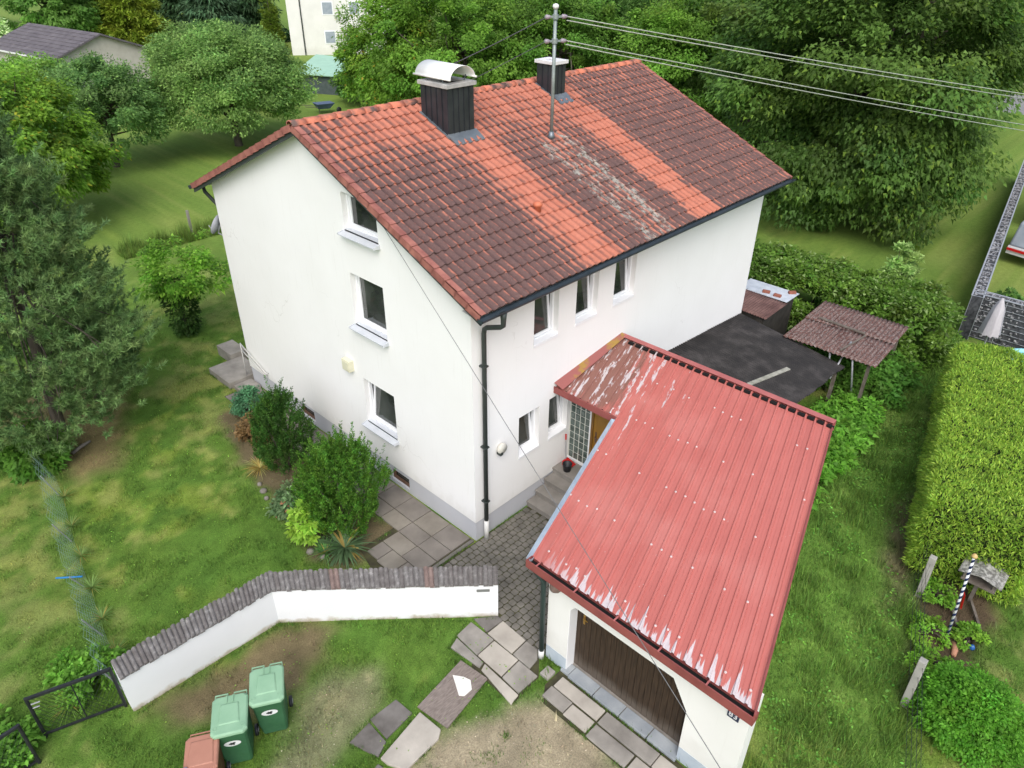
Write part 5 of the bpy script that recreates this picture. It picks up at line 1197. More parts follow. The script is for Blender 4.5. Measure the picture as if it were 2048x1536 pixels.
for s, z0 in ((3.6, 3.9), (6.4, 3.9), (3.6, 6.4), (6.4, 6.4), (3.6, 1.1)):
    p = a0+d1*s-d2*.03; q = p+d1*1.2; wn_ = MB().hexa([(*p.xy, z0), (*q.xy, z0), (*(q+d2*.1).xy, z0), (*(p+d2*.1).xy, z0), (*p.xy, z0+1.3), (*q.xy, z0+1.3), (*(q+d2*.1).xy, z0+1.3), (*(p+d2*.1).xy, z0+1.3)]).build('window', M_PVC, nh)
    p = p+d1*.1-d2*.02; q = p+d1*1.; MB().hexa([(*p.xy, z0+.1), (*q.xy, z0+.1), (*(q+d2*.04).xy, z0+.1), (*(p+d2*.04).xy, z0+.1), (*p.xy, z0+1.2), (*q.xy, z0+1.2), (*(q+d2*.04).xy, z0+1.2), (*(p+d2*.04).xy, z0+1.2)]).build('pane', M_TARPG, wn_)
# mint green shed roof and grey gable beside it
ms_ = empty('garden_shed', (30, 48.5, 0), 'garden shed with pale mint green sheet roof behind the house', 'shed')
MINT = mat('mint_sheet', (.30, .50, .38), (.36, .57, .44), 2, .6)
c = [Vector((26.0, 49.1, 1.55)), Vector((28.6, 44.0, 1.55)), Vector((33.5, 47.2, 2.0)), Vector((31.6, 54.0, 2.0))]
MB().hexa([*(q-Vector((0, 0, .07)) for q in c), *c]).build('roof', MINT, ms_)
cc = sum(c, Vector())/4; c_ = [q+(cc-q)*.10 for q in c]; MB().hexa([*(Vector((*q.xy, 0)) for q in c_), *(Vector((*q.xy, q.z-.08)) for q in c_)]).build('wall', mat('dark_shed_wall', (.05, .07, .07), (.09, .11, .11), 3, .9), ms_)
cp = empty('compost_bin', (27.2, 54.0, 0), 'dark green compost box with clutter left of the mint roof', 'compost bin')
MB().box((26.4, 53.4, 0), (28.1, 54.9, 1.5)).build('box', mat('dark_teal', (.02, .09, .08), (.04, .13, .12), 3, .7), cp, bevel=.05); MB().box((26.3, 53.3, 1.5), (28.2, 55.0, 1.62)).build('lid', M_CONC_L, cp, bevel=.03)
wb = empty('wheelbarrow', (23.1, 41, 0), 'blue wheelbarrow in the grass behind the ridge, left of the cherry tree', 'wheelbarrow')
MB().hexa([(22.8, 40.7, .35), (23.6, 40.4, .35), (23.8, 41.0, .35), (23.0, 41.3, .35), (22.6, 40.5, .75), (23.9, 40.1, .75), (24.1, 41.1, .75), (22.8, 41.5, .75)]).build('tray', mat('blue_steel', (.06, .09, .17), (.09, .13, .22), 4, .5), wb, bevel=.03)
MB().lathe([(.05, -.05), (.2, -.04), (.2, .04), (.05, .05)], (24.3, 40.3, .2), 14, 'y').build('wheel', M_BLKP, wb, True); MB().bar((22.7, 40.6, .5), (21.8, 40.9, .65), .04, .04).bar((22.9, 41.3, .5), (22.0, 41.6, .65), .04, .04).bar((22.9, 40.8, 0), (22.9, 40.8, .4), .04, .04).build('handle', M_WOODG, wb)
o = MB(); q = [(2.0, 92), (9, 96), (8, 101), (1, 97)]; 
fh = empty('far_house', (6, 97, 0), 'corner of a far house with brown roof at the top left', 'house'); MB().prism([(6, 88), (13, 97), (6, 102), (-1, 93)], 0, 4.6).build('wall', M_BWALL, fh); MB().prism([(5.7, 87.5), (13.6, 97), (6, 102.6), (-1.6, 93)], 4.6, 5.3).build('roof', mat('brown_roof', (.16, .10, .07), (.22, .15, .11), 2, .9), fh)

# ================================================================== VEGETATION
M_LEAF = foliage_mat('leaf', .55, .48); M_NEEDLE = foliage_mat('needle', .65, .22); M_GRASS = foliage_mat('grass_blade', .7, .35)
M_BARK = mat('bark', (.055, .045, .036), (.12, .10, .08), 6, .95, .6, 25, stretch=(1, 1, .3))
def unit(v): return v/np.maximum(np.linalg.norm(v, axis=-1, keepdims=True), 1e-9)
def leaf_arrays(pos, ax, nor, L, Wd, col, droop=.15):
    side = unit(np.cross(ax, nor)); L = np.asarray(L)[:, None]; Wd = np.asarray(Wd)[:, None]
    d = np.zeros_like(pos); d[:, 2] = -droop
    v0 = pos; v1 = pos+ax*L*.45+side*Wd*.5; v2 = pos+ax*L+d*L; v3 = pos+ax*L*.45-side*Wd*.5
    V = np.stack([v0, v1, v2, v3], 1).reshape(-1, 3); n = len(pos); F = np.arange(4*n).reshape(n, 4)
    return V, F, np.repeat(col, 4, 0)
def needle_arrays(pos, ax, L, Wd, col):
    n = len(pos); r = unit(RG.normal(size=(n, 3))); side = unit(np.cross(ax, r)); L = np.asarray(L)[:, None]
    V = np.stack([pos+side*Wd, pos-side*Wd, pos+ax*L], 1).reshape(-1, 3); return V, np.arange(3*n).reshape(n, 3), np.repeat(col, 3, 0)
def tint(n, base, var=.18, hue=.10, tip=None, ptip=0.):
    b = np.array(base)*np.exp(RG.normal(0, var, (n, 1))); b = b*np.exp(RG.normal(0, hue, (n, 3))*np.array([1, .35, .6]))
    if tip is not None: m = RG.random(n) < ptip; b[m] = np.array(tip)*np.exp(RG.normal(0, var*.6, (m.sum(), 1)))
    return b
def clump_leaves(C_, out, rc, per, base, Ls, var=.16, up=.7, flat=.65, hang=.25, tip=None, ptip=0., cvar=.16):
    """C_ clump centres, out their outward directions"""
    k = len(C_); cc = tint(k, base, cvar, .06); rc = np.broadcast_to(rc, (k,)); idx_ = np.repeat(np.arange(k), per); n = len(idx_)
    d = unit(RG.normal(size=(n, 3)))*(RG.random((n, 1))**.45); d[:, 2] *= flat; pos = C_[idx_]+d*rc[idx_, None]
    o = out[idx_]
    nor = unit(o*.55+np.array([0, 0, up])+RG.normal(0, .45, (n, 3))); ax = unit(d*.8+o*.7+RG.normal(0, .55, (n, 3))+np.array([0, 0, -hang])); ax = unit(ax-nor*(ax*nor).sum(-1, keepdims=True)*.6)
    L = Ls*RG.uniform(.65, 1.35, n); col = cc[idx_]*np.exp(RG.normal(0, var, (n, 1)))
    if tip is not None: m = RG.random(n) < ptip; col[m] = np.array(tip)*np.exp(RG.normal(0, .15, (m.sum(), 1)))
    if Ls >= .115:      # far foliage: one triangle per leaf
        sd3 = unit(np.cross(ax, nor))*(L*.36)[:, None]; V = np.stack([pos+sd3, pos-sd3, pos+ax*L[:, None]+np.array([0, 0, -.2])*L[:, None]], 1).reshape(-1, 3); return V, np.arange(3*n).reshape(n, 3), np.repeat(col, 3, 0)
    return leaf_arrays(pos, ax, nor, L, L*RG.uniform(.45, .7, n), col, .2)
def cat_(parts):
    V, F, K = [], [], []; b = 0
    for v, f, c in parts: V.append(v); F.append(f+b); K.append(c); b += len(v)
    return np.concatenate(V), np.concatenate(F), np.concatenate(K)
def lobes(dirs, n=9, amp=.28):
    L = unit(RG.normal(size=(n, 3))); a = RG.uniform(-.5, 1., n)*amp; r = np.ones(len(dirs))
    for l, q in zip(L, a): r += q*np.exp(-(1-dirs@l)*5)
    return r
def branch_mesh(base, h, r0, tips, seed=0, trunk_top=.6, parent=None, m=None, thin=.35):
    base = np.array(base, float); mb = MB(); tt = base+np.array([RG.uniform(-.3, .3)*h*.1, RG.uniform(-.3, .3)*h*.1, h*trunk_top])
    pts = [base+np.array([0, 0, -.1]), base+np.array([0, 0, .1]), base*.6+tt*.4+np.array([.05, .03, 0])*h*.2, tt]
    mb.tube([tuple(p) for p in pts], [r0*1.35, r0*1.05, r0*.8, r0*.45], 9)
    for tp in tips:
        f = RG.uniform(.35, .98); s = pts[1]*(1-f)+tt*f; mid = (s+tp)/2+np.array([0, 0, .12])*np.linalg.norm(tp-s)+RG.normal(0, .05, 3)*np.linalg.norm(tp-s)
        mb.tube([tuple(s), tuple(mid), tuple(tp)], [r0*thin, r0*thin*.55, r0*.07], 5)
    return mb.build('trunk', m or M_BARK, parent, True)
def tree(name, label, x, y, h, R, zb, base, nclump, per, Ls, cat='tree', group=None, rc=.15, lobe=.3, hang=.25, tip=None, ptip=0., flat=.65, r0=None, shape=1., cvar=.16, inner=.35, skirt=False):
    root = empty(name, (x, y, 0), label, cat, group); per = int(per*1.75); Ls *= .78
    d = unit(RG.normal(size=(nclump, 3))); d[:, 2] = np.where((d[:, 2] < -.55) & (not skirt), -d[:, 2], d[:, 2]); rr = lobes(d, 10, lobe); zc = (h+zb)/2; hz = (h-zb)/2
    fr = np.where(RG.random(nclump) < inner, RG.uniform(.35, .8, nclump), RG.uniform(.80, 1.02, nclump))
    P = d*np.array([R, R, hz])*(rr*fr)[:, None]
    if shape != 1.: P[:, :2] *= (1-(P[:, 2:3]/hz)*(1-shape))
    if skirt: lo_ = P[:, 2] < 0; P[lo_, :2] *= (1/np.sqrt(np.maximum(1-(P[lo_, 2]/hz)**2, .12)))[:, None]*.86
    P += np.array([x, y, zc]); P[:, 2] = np.maximum(P[:, 2], zb+.1)
    out = unit(d*np.array([1, 1, 1.2]))
    V, F, K = clump_leaves(P, out, RG.uniform(.55, 1.55, nclump)*R*rc, per, base, Ls, flat=flat, hang=hang, tip=tip, ptip=ptip, cvar=cvar)
    np_obj('crown', V, F, M_LEAF, root, K)
    tips = P[RG.permutation(nclump)[:22]]; branch_mesh((x, y, 0), h, r0 or R*.055, tips, parent=root); return root
GT = 'trees behind the house'
tree('broadleaf_tree', 'large dark green broadleaf tree sweeping to the grass right of the house', 28.3, 3.6, 12.0, 6.6, .1, (.058, .096, .027), 460, 230, .225, group=GT, rc=.16, lobe=.35, hang=.5, flat=.55, tip=(.105, .15, .03), ptip=.07, r0=.4, skirt=True)
tree('broadleaf_tree', 'tall dark tree behind the far right roof corner, left of the largest tree', 37.5, 14, 13, 6.2, .3, (.055, .095, .028), 260, 170, .27, group=GT, rc=.17, hang=.4, flat=.55, r0=.4)
tree('broadleaf_tree', 'grey green tree with bare twigs at the top right corner', 46.5, 7.6, 13.5, 6.3, .3, (.075, .100, .045), 220, 130, .28, group=GT, rc=.18, hang=.3, tip=(.17, .17, .12), ptip=.18, r0=.4)
tree('broadleaf_tree', 'dark tree filling the top edge above the overhead wires', 50, 22, 14, 7, .3, (.050, .098, .028), 170, 110, .40, group=GT, rc=.19, r0=.4)
tree('broadleaf_tree', 'bright green cherry tree with loose sprigs left of the large chimney', 21.9, 29.6, 8.9, 3.7, .5, (0.104, 0.172, 0.030), 230, 135, .20, group=GT, rc=.17, lobe=.5, hang=.25, tip=(.25, .17, .03), ptip=.02)
tree('broadleaf_tree', 'green cherry tree behind the large chimney', 24, 26.0, 9.4, 4.3, .5, (0.083, 0.148, 0.028), 230, 135, .20, group=GT, rc=.16, lobe=.4)
tree('broadleaf_tree', 'green cherry tree behind the roof mast', 28.5, 22.4, 9.6, 4.3, .5, (0.068, 0.125, 0.025), 230, 135, .20, group=GT, rc=.16, lobe=.4)
tree('broadleaf_tree', 'bright green tree right of the far ridge end', 32.5, 16.5, 9.0, 4.2, .3, (0.095, 0.168, 0.032), 230, 135, .20, group=GT, rc=.17, lobe=.35)
tree('broadleaf_tree', 'dark tree in the gap behind the two cherry trees', 36, 30, 11, 5.5, .5, (.048, .095, .026), 170, 110, .34, group=GT, rc=.18)
tree('broadleaf_tree', 'distant tree above the small chimney', 47, 36, 12, 6, .5, (.055, .105, .030), 150, 100, .38, group=GT, rc=.19)
tree('broadleaf_tree', 'light green tree far behind at the right edge past the lane', 78, 9, 9, 6, .2, (.13, .19, .05), 120, 90, .45, group=GT, rc=.2)
tree('broadleaf_tree', 'dark tree at the top right edge above the lane', 74, 18, 13, 7, .3, (.05, .095, .03), 120, 90, .48, group=GT, rc=.2)
tree('broadleaf_tree', 'dark distant tree at the top edge right of the mast', 66, 34, 14, 8, .3, (.048, .09, .028), 120, 90, .5, group=GT, rc=.2)
GL = 'trees of the left garden'
tree('apple_tree', 'rounded pale green apple tree in the middle of the back lawn', 14, 36.5, 6.7, 4.9, .5, (.095, .150, .055), 360, 150, .18, group=GL, rc=.15, lobe=.30, tip=(.17, .24, .09), ptip=.22, hang=-.25, r0=.24)
tree('apple_tree', 'open blue green fruit tree left of the apple tree on the lawn', 6.6, 37.0, 5.6, 3.3, .5, (.075, .128, .052), 220, 120, .175, group=GL, rc=.17, lobe=.45, tip=(.15, .23, .085), ptip=.16, hang=-.1, r0=.17)
tree('walnut_tree', 'bright yellow green tree behind the pine at the left edge', -1.0, 29.4, 6.7, 4.1, .3, (.098, .160, .026), 320, 150, .21, group=GL, rc=.16, lobe=.35, tip=(.22, .20, .03), ptip=.03, hang=.45, r0=.25)
# small tree beside the house: dark funnel of stems with a light crown
root = empty('young_tree', (0., 14.3, 0), 'small tree with light green top and dark ivy stem left of the house', 'tree', GL)
n = 70; d = unit(RG.normal(size=(n, 3))); P = d*np.array([1.2, 1.2, .75])*(lobes(d, 9, .5)*RG.uniform(.45, 1.05, n))[:, None]+np.array([0., 14.3, 2.35]); a_ = clump_leaves(P, unit(d+np.array([0, 0, .6])), .30, 75, (.115, .205, .036), .12, up=.9, tip=(.17, .27, .05), ptip=.2, cvar=.25)
np_obj('crown', *a_[:2], M_LEAF, root, a_[2])
n = 46; z = RG.uniform(.15, 1.9, n); rr = .18+.36*z/1.9; a = RG.uniform(0, 6.28, n); P = np.stack([0.+rr*np.cos(a), 14.3+rr*np.sin(a), z], -1); a_ = clump_leaves(P, unit(P-np.array([0., 14.3, .8])), .20, 70, (.030, .058, .016), .11)
np_obj('ivy_stem', *a_[:2], M_LEAF, root, a_[2]); branch_mesh((0., 14.3, 0), 2.4, .07, P[:8], parent=root)
# far background row, left top
def conifer(name, label, x, y, h, R, base, n=900, per=26, L=.5, group=None, weep=.35, tip=None):
    root = empty(name, (x, y, 0), label, 'conifer', group); z = h*(1-np.sqrt(RG.random(n)))*.98+.1; a = RG.uniform(0, 2*math.pi, n)
    lay = .82+.18*np.sin(z/h*34+a*2); r = R*(1-z/h)**.8*lay*RG.uniform(.55, 1.05, n)
    P = np.stack([x+r*np.cos(a), y+r*np.sin(a), z], -1); out = np.stack([np.cos(a), np.sin(a), np.full(n, .15)], -1); out = unit(out)
    i = np.repeat(np.arange(n), per); m = len(i); cc = tint(n, base, .18, .06)[i]*np.exp(RG.normal(0, .16, (m, 1)))
    pos = P[i]+RG.normal(0, 1, (m, 3))*np.array([.45, .45, .22])*L; ax = unit(out[i]+RG.normal(0, .45, (m, 3))+np.array([0, 0, -weep])); nor = unit(np.array([0, 0, 1.])+RG.normal(0, .4, (m, 3)))
    V, F, K = leaf_arrays(pos, ax, nor, L*RG.uniform(.5, 1.2, m), L*.28*RG.uniform(.6, 1.3, m), cc); np_obj('crown', V, F, M_NEEDLE, root, K)
    MB().tube([(x, y, -.1), (x, y, h*.95)], [R*.07, .02], 7).build('trunk', M_BARK, root, True); return root
GC = 'conifers at the back'
conifer('golden_conifer', 'golden green conical conifer behind the bungalow roof', 26.5, 82, 10.5, 4.6, (.125, .15, .022), 900, 26, .6, GC, -.2)
for i, (x, y, h, R, lb) in enumerate(((36, 88, 15, 4.6, 'dark spruce right behind the golden conifer'), (42, 90, 16, 5., 'dark spruce in the middle of the dark row at the top'), (33, 76, 11, 3.8, 'drooping dark spruce with blue tinge above the apple tree'), (40, 80, 12, 4., 'dark spruce just left of the white house'), (27, 94, 14, 4.6, 'dark conifer behind the golden one at the top left'))):
    conifer('spruce_tree', lb, x, y, h, R, (.022, .046, .022) if i != 2 else (.035, .062, .040), 620, 24, .7, GC, .7)
conifer('columnar_thuja', 'narrow golden brown thuja column against the white house', 36.3, 69.5, 6.6, 1.5, (.085, .115, .02), 420, 22, .35, GC, -.6)
tree('broadleaf_tree', 'mid green tree behind the bungalow ridge at the top left', 20, 84, 9, 4.5, .2, (.085, .155, .04), 150, 80, .42, group=GC, rc=.2)
tree('broadleaf_tree', 'dark tree between the bungalow and the spruces', 23, 90, 9, 4, .2, (.05, .09, .03), 120, 80, .45, group=GC, rc=.2)
tree('flowering_shrub', 'shrub with white blossom sprays at the top left corner', 11.2, 81, 4.6, 3.6, .1, (.16, .22, .11), 120, 80, .38, 'shrub', GC, rc=.2, tip=(.55, .58, .47), ptip=.42, hang=.5)
for i, (x, y, h, R, lb) in enumerate(((52, 70, 10, 5, 'tree behind the white house, right side'), (60, 58, 12, 6, 'tree in the far row behind the cherry trees'), (56, 46, 12, 6, 'tree in the far row behind the large chimney'), (12, 110, 12, 6, 'tree in the far row at the top left'), (20, 112, 13, 6, 'tree in the far row behind the flowering shrub'), (88, 30, 15, 8, 'tree in the far row at the top right'))):
    tree('broadleaf_tree', lb, x, y, h, R, .3, (.06, .11, .032), 110, 85, .52, group='far row of trees', rc=.2)
# shrubs in the mid distance, left
for i, (x, y, h, R, c_, lb) in enumerate(((21.5, 57.5, 2.6, 2.6, (.10, .18, .05), 'light green shrub in front of the bungalow gable'), (18.5, 52, 2.2, 1.6, (.13, .062, .048), 'purple leaved shrub between the two fruit trees'), (24, 56, 3.2, 2.8, (.085, .155, .04), 'rounded green shrub behind the apple tree, right of the bungalow'), (20.5, 46.5, 2.4, 2.2, (.078, .14, .042), 'green bush right of the apple tree near the mint roof'), (27.5, 41.5, 2.6, 2., (.06, .115, .03), 'dark bush below the mint roof near the cherry tree'),
        (17.5, 66, 3.2, 2.4, (.09, .165, .045), 'bush hiding the foot of the bungalow gable'), (9.5, 60, 3., 3., (.11, .185, .045), 'bush below the bungalow eave'))):
    tree('garden_shrub', lb, x, y, h, R, .05, c_, 70, 75, .3, 'shrub', 'shrubs of the back garden', rc=.24)

# ---- pine at the left edge
def pine(label, x, y, h, R, n, base, lean=(0, 0)):
    root = empty('pine_tree', (x, y, 0), label, 'tree', GL); z = .7+(h-.7)*RG.random(n)**.9; a = RG.uniform(0, 2*math.pi, n)
    env = R*np.clip(1.06-(z/h)**1.7, .10, 1)*np.clip(.52+z/h*1.6, 0, 1); lay = .80+.20*np.sin(z*4.6+np.cos(a*2)*1.3); r = env*lay*np.where(RG.random(n) < .2, RG.uniform(.4, .8, n), RG.uniform(.82, 1.05, n))
    P = np.stack([x+lean[0]*z/h+r*np.cos(a), y+lean[1]*z/h+r*np.sin(a), z], -1); cl_ = P[:n//6][RG.integers(0, n//6, n)]; cl_ = cl_+RG.normal(0, 1, (n, 3))*np.array([.19, .19, .12])+np.array([0, 0, .05]); P = np.where((RG.random(n) < .62)[:, None], cl_, P); a = np.arctan2(P[:, 1]-y, P[:, 0]-x); out = unit(np.stack([np.cos(a)*.8, np.sin(a)*.8, .75+RG.normal(0, .15, n)], -1))
    per = 46; i = np.repeat(np.arange(n), per); m = len(i); t_ = RG.random(m); ln = RG.uniform(.16, .34, n)[i]
    pos = P[i]+out[i]*(t_*ln-.05)[:, None]; ra = unit(RG.normal(size=(m, 3))); ax = unit(ra+out[i]*(.45+.9*t_[:, None]**3))
    cc = tint(n, base, .16, .06)[i]*np.exp(RG.normal(0, .18, (m, 1)))
    V, F, K = needle_arrays(pos, ax, RG.uniform(.10, .18, m), .0135, cc); np_obj('crown', V, F, M_NEEDLE, root, K)
    tips = P[RG.permutation(n)[:70]]; branch_mesh((x, y, 0), h, .15, tips, trunk_top=.9, parent=root, thin=.22)
pine('large blue green pine filling the left edge', -5.2, 10.7, 10.1, 3.05, 6000, (.078, .118, .054))
pine('lower pine with boughs reaching over the lawn, right of the largest pine', -3.75, 12.3, 3.3, 1.6, 800, (.064, .105, .05))
# undergrowth below the pine
def bush(name, label, x, y, R, h, base, n=60, per=70, L=.12, cat='shrub', group=None, up=.7, rc=.3, tip=None, ptip=0., hang=.1, zb=0., var=.16, hollow=True):
    root = empty(name, (x, y, 0), label, cat, group); d = unit(RG.normal(size=(n, 3))); d[:, 2] = np.abs(d[:, 2])*1.0
    P = d*np.array([R, R, h-zb])*(lobes(d, 8, .25)*RG.uniform(.62 if hollow else .3, 1., n))[:, None]*.9+np.array([x, y, zb+.08])
    # lower skirt
    a_ = clump_leaves(P, unit(d+np.array([0, 0, .3])), R*rc, per, base, L, up=up, tip=tip, ptip=ptip, hang=hang, var=var); np_obj('foliage', *a_[:2], M_LEAF, root, a_[2])
    tips = P[RG.permutation(n)[:12]]; mb = MB()
    for q in tips: mb.tube([(x+RG.uniform(-.1, .1), y+RG.uniform(-.1, .1), -.05), tuple((q+np.array([x, y, 0]))/2+np.array([0, 0, .1])), tuple(q)], [.025, .016, .005], 5)
    mb.build('stems', M_BARK, root, True); return root
bush('elder_bush', 'dark green bush at the foot of the pine by the netting', -5.9, 10.2, .9, 1.1, (.055, .115, .022), 60, 60, .13)
bush('weed_clump', 'leafy weeds behind the black gate at the wall end', -7.55, 2.5, .62, .65, (.085, .17, .030), 46, 50, .11)
bush('weed_clump', 'leafy weeds at the bottom left corner behind the cut off gate', -9.3, 2.1, .75, .55, (.08, .16, .03), 50, 50, .10)
bush('weed_clump', 'bright leafy sprig at the left edge of the picture', -8.75, 7.2, .35, .8, (.16, .24, .04), 16, 40, .12)
# ---- bed along the gable
def yew(name, label, x, y, R, h, base, n, per, L, spire=1., group=None, tip=None, ptip=.0):
    root = empty(name, (x, y, 0), label, 'shrub', group); d = unit(RG.normal(size=(n, 3))); zz = RG.random(n)**.85; a = RG.uniform(0, 2*math.pi, n)
    env = np.sin(np.clip(zz*.80+.16, 0, 1)*math.pi)**.6; r = R*env*np.where(RG.random(n) < .35, RG.uniform(.1, .8, n), RG.uniform(.82, 1.06, n))*(1+.14*np.sin(a*3+1+zz*2)+.10*np.sin(a*7+zz*9)); keep_ = np.sin(a*4+zz*7)+RG.normal(0, .6, n) > -1.75; n = int(keep_.sum()); zz, a, r = zz[keep_], a[keep_], r[keep_]
    P = np.stack([x+r*np.cos(a), y+r*np.sin(a), .10+zz*(h-.1)*(1-.10*(r/R))], -1); out = unit(np.stack([np.cos(a)*.35, np.sin(a)*.35, np.full(n, 1.)], -1)+RG.normal(0, .12, (n, 3)))
    i = np.repeat(np.arange(n), per); m = len(i); t_ = RG.random(m); ln = (RG.uniform(.18, .42, n)*(1+.9*(RG.random(n) < .12)*(zz > .6)))[i]*spire; pos = P[i]+out[i]*(t_*ln)[:, None]+RG.normal(0, .035, (m, 3))*(1.15-t_[:, None])
    ax = unit(out[i]*.7+RG.normal(0, .6, (m, 3))); nor = unit(RG.normal(size=(m, 3))+np.array([0, 0, .5])); cc = tint(n, base, .26, .10)[i]*np.exp(RG.normal(0, .25, (m, 1)))
    if tip is not None: k_ = RG.random(m) < ptip; cc[k_] = np.array(tip)*np.exp(RG.normal(0, .15, (k_.sum(), 1)))
    V, F, K = leaf_arrays(pos, ax, nor, L*RG.uniform(.7, 1.3, m), L*.38*np.ones(m), cc, .0); np_obj('foliage', V, F, M_LEAF, root, K)
    mb = MB()
    for k_ in range(9):
        q = P[k_]; mb.tube([(x+RG.uniform(-.12, .12), y+RG.uniform(-.12, .12), -.05), tuple(q*.5+np.array([x, y, 0])*.5), tuple(q)], [.03, .02, .006], 5)
    mb.build('stems', M_BARK, root, True); return root
GB = 'shrubs along the gable'
yew('evergreen_shrub', 'dark glossy upright evergreen nearer the far gable corner', -1.55, 5.45, .66, 2.15, (.030, .066, .016), 600, 56, .058, .8, GB)
yew('yew_shrub', 'broad bright green yew with upright spires near the house corner', -1.75, 2.62, .90, 2.2, (.046, .102, .018), 900, 60, .058, 1., GB, (.075, .14, .022), .16)
bush('young_maple', 'small yellow green leafy sapling left of the bright yew', -2.72, 2.72, .36, 1.35, (.15, .235, .04), 30, 34, .12, group=GB, zb=.25, tip=(.22, .31, .06), ptip=.25)
bush('blue_juniper', 'small blue green juniper beside the rough slab steps', -.95, 8.35, .50, .85, (.055, .125, .085), 60, 60, .07, group=GB)
bush('dead_shrub', 'brown dead shrub between the blue juniper and the evergreen', -1.45, 7.3, .46, .60, (.13, .075, .045), 50, 50, .09, group=GB)
bush('grey_shrub', 'low grey green shrub in front of the dark evergreen', -2.25, 4.0, .55, .60, (.085, .125, .075), 56, 55, .09, group=GB, tip=(.30, .12, .10), ptip=.02)
bush('low_plant', 'low green plants at the foot of the bright yew', -1.9, 3.75, .50, .42, (.07, .14, .03), 40, 50, .09, group=GB)
def blades(name, label, x, y, n, L, w, base, spread=1., group=None, dead=.1, cat='plant', zup=.9):
    root = empty(name, (x, y, 0), label, cat, group); V, F, K = [], [], []; b = 0
    for k_ in range(n):
        a = RG.uniform(0, 6.283); el = RG.uniform(.15, 1.)*zup; d = np.array([math.cos(a)*spread, math.sin(a)*spread, el*1.3]); d /= np.linalg.norm(d); l_ = L*RG.uniform(.6, 1.1); s = np.array([-math.sin(a), math.cos(a), 0]); c0_ = np.array([x, y, .05]); col_ = np.array(base)*np.exp(RG.normal(0, .2)); 
        if RG.random() < dead: col_ = np.array([.25, .17, .07])*np.exp(RG.normal(0, .2))
        for j in range(5):
            f = j/4; p = c0_+d*l_*f+np.array([0, 0, -.45*l_*f*f*(1-el*.5)]); ww = w*(1-f**1.8)*(.6+.8*min(f*3, 1))*.5; V += [p+s*ww, p-s*ww]; K += [col_, col_]
        for j in range(4): F.append((b+2*j, b+2*j+2, b+2*j+3, b+2*j+1))
        b += 10
    np_obj('leaves', np.array(V), np.array(F), M_LEAF, root, np.array(K)); return root
blades('yucca', 'spiky grey green yucca between the yew and the garden wall', -2.25, 1.95, 150, .80, .05, (.070, .105, .070), 1., GB, .10)
blades('ornamental_grass', 'pale dry ornamental grass clump left of the dark evergreen', -2.1, 5.9, 160, .55, .014, (.23, .21, .11), 1., GB, .55, 'grass clump')
blades('grass_clump', 'narrow green grass clump beside the yucca', -2.65, 2.1, 90, .55, .016, (.08, .17, .06), .5, GB, .05, 'grass clump')
for i in range(7):
    q_ = npt((i+.6)/7.5); blades('grass_clump', ('tall pale grass tuft along the netting, nearest the pine', 'tall pale grass tuft along the netting, second from the pine', 'tall pale grass tuft along the netting, third from the pine', 'tall pale grass tuft just above the blue stake', 'tall pale grass tuft just below the blue stake', 'tall pale grass tuft on the netting, second from the wall', 'tall pale grass tuft on the netting at the wall end')[i], q_[0]+.05, q_[1], 120, .42, .008, (.12, .17, .07), .8, 'grass tufts along the netting', .15, 'grass clump')
blades('grass_clump', 'tall grass tuft behind the black gate', -8.0, 2.2, 160, .50, .010, (.13, .20, .06), .7, None, .2, 'grass clump')
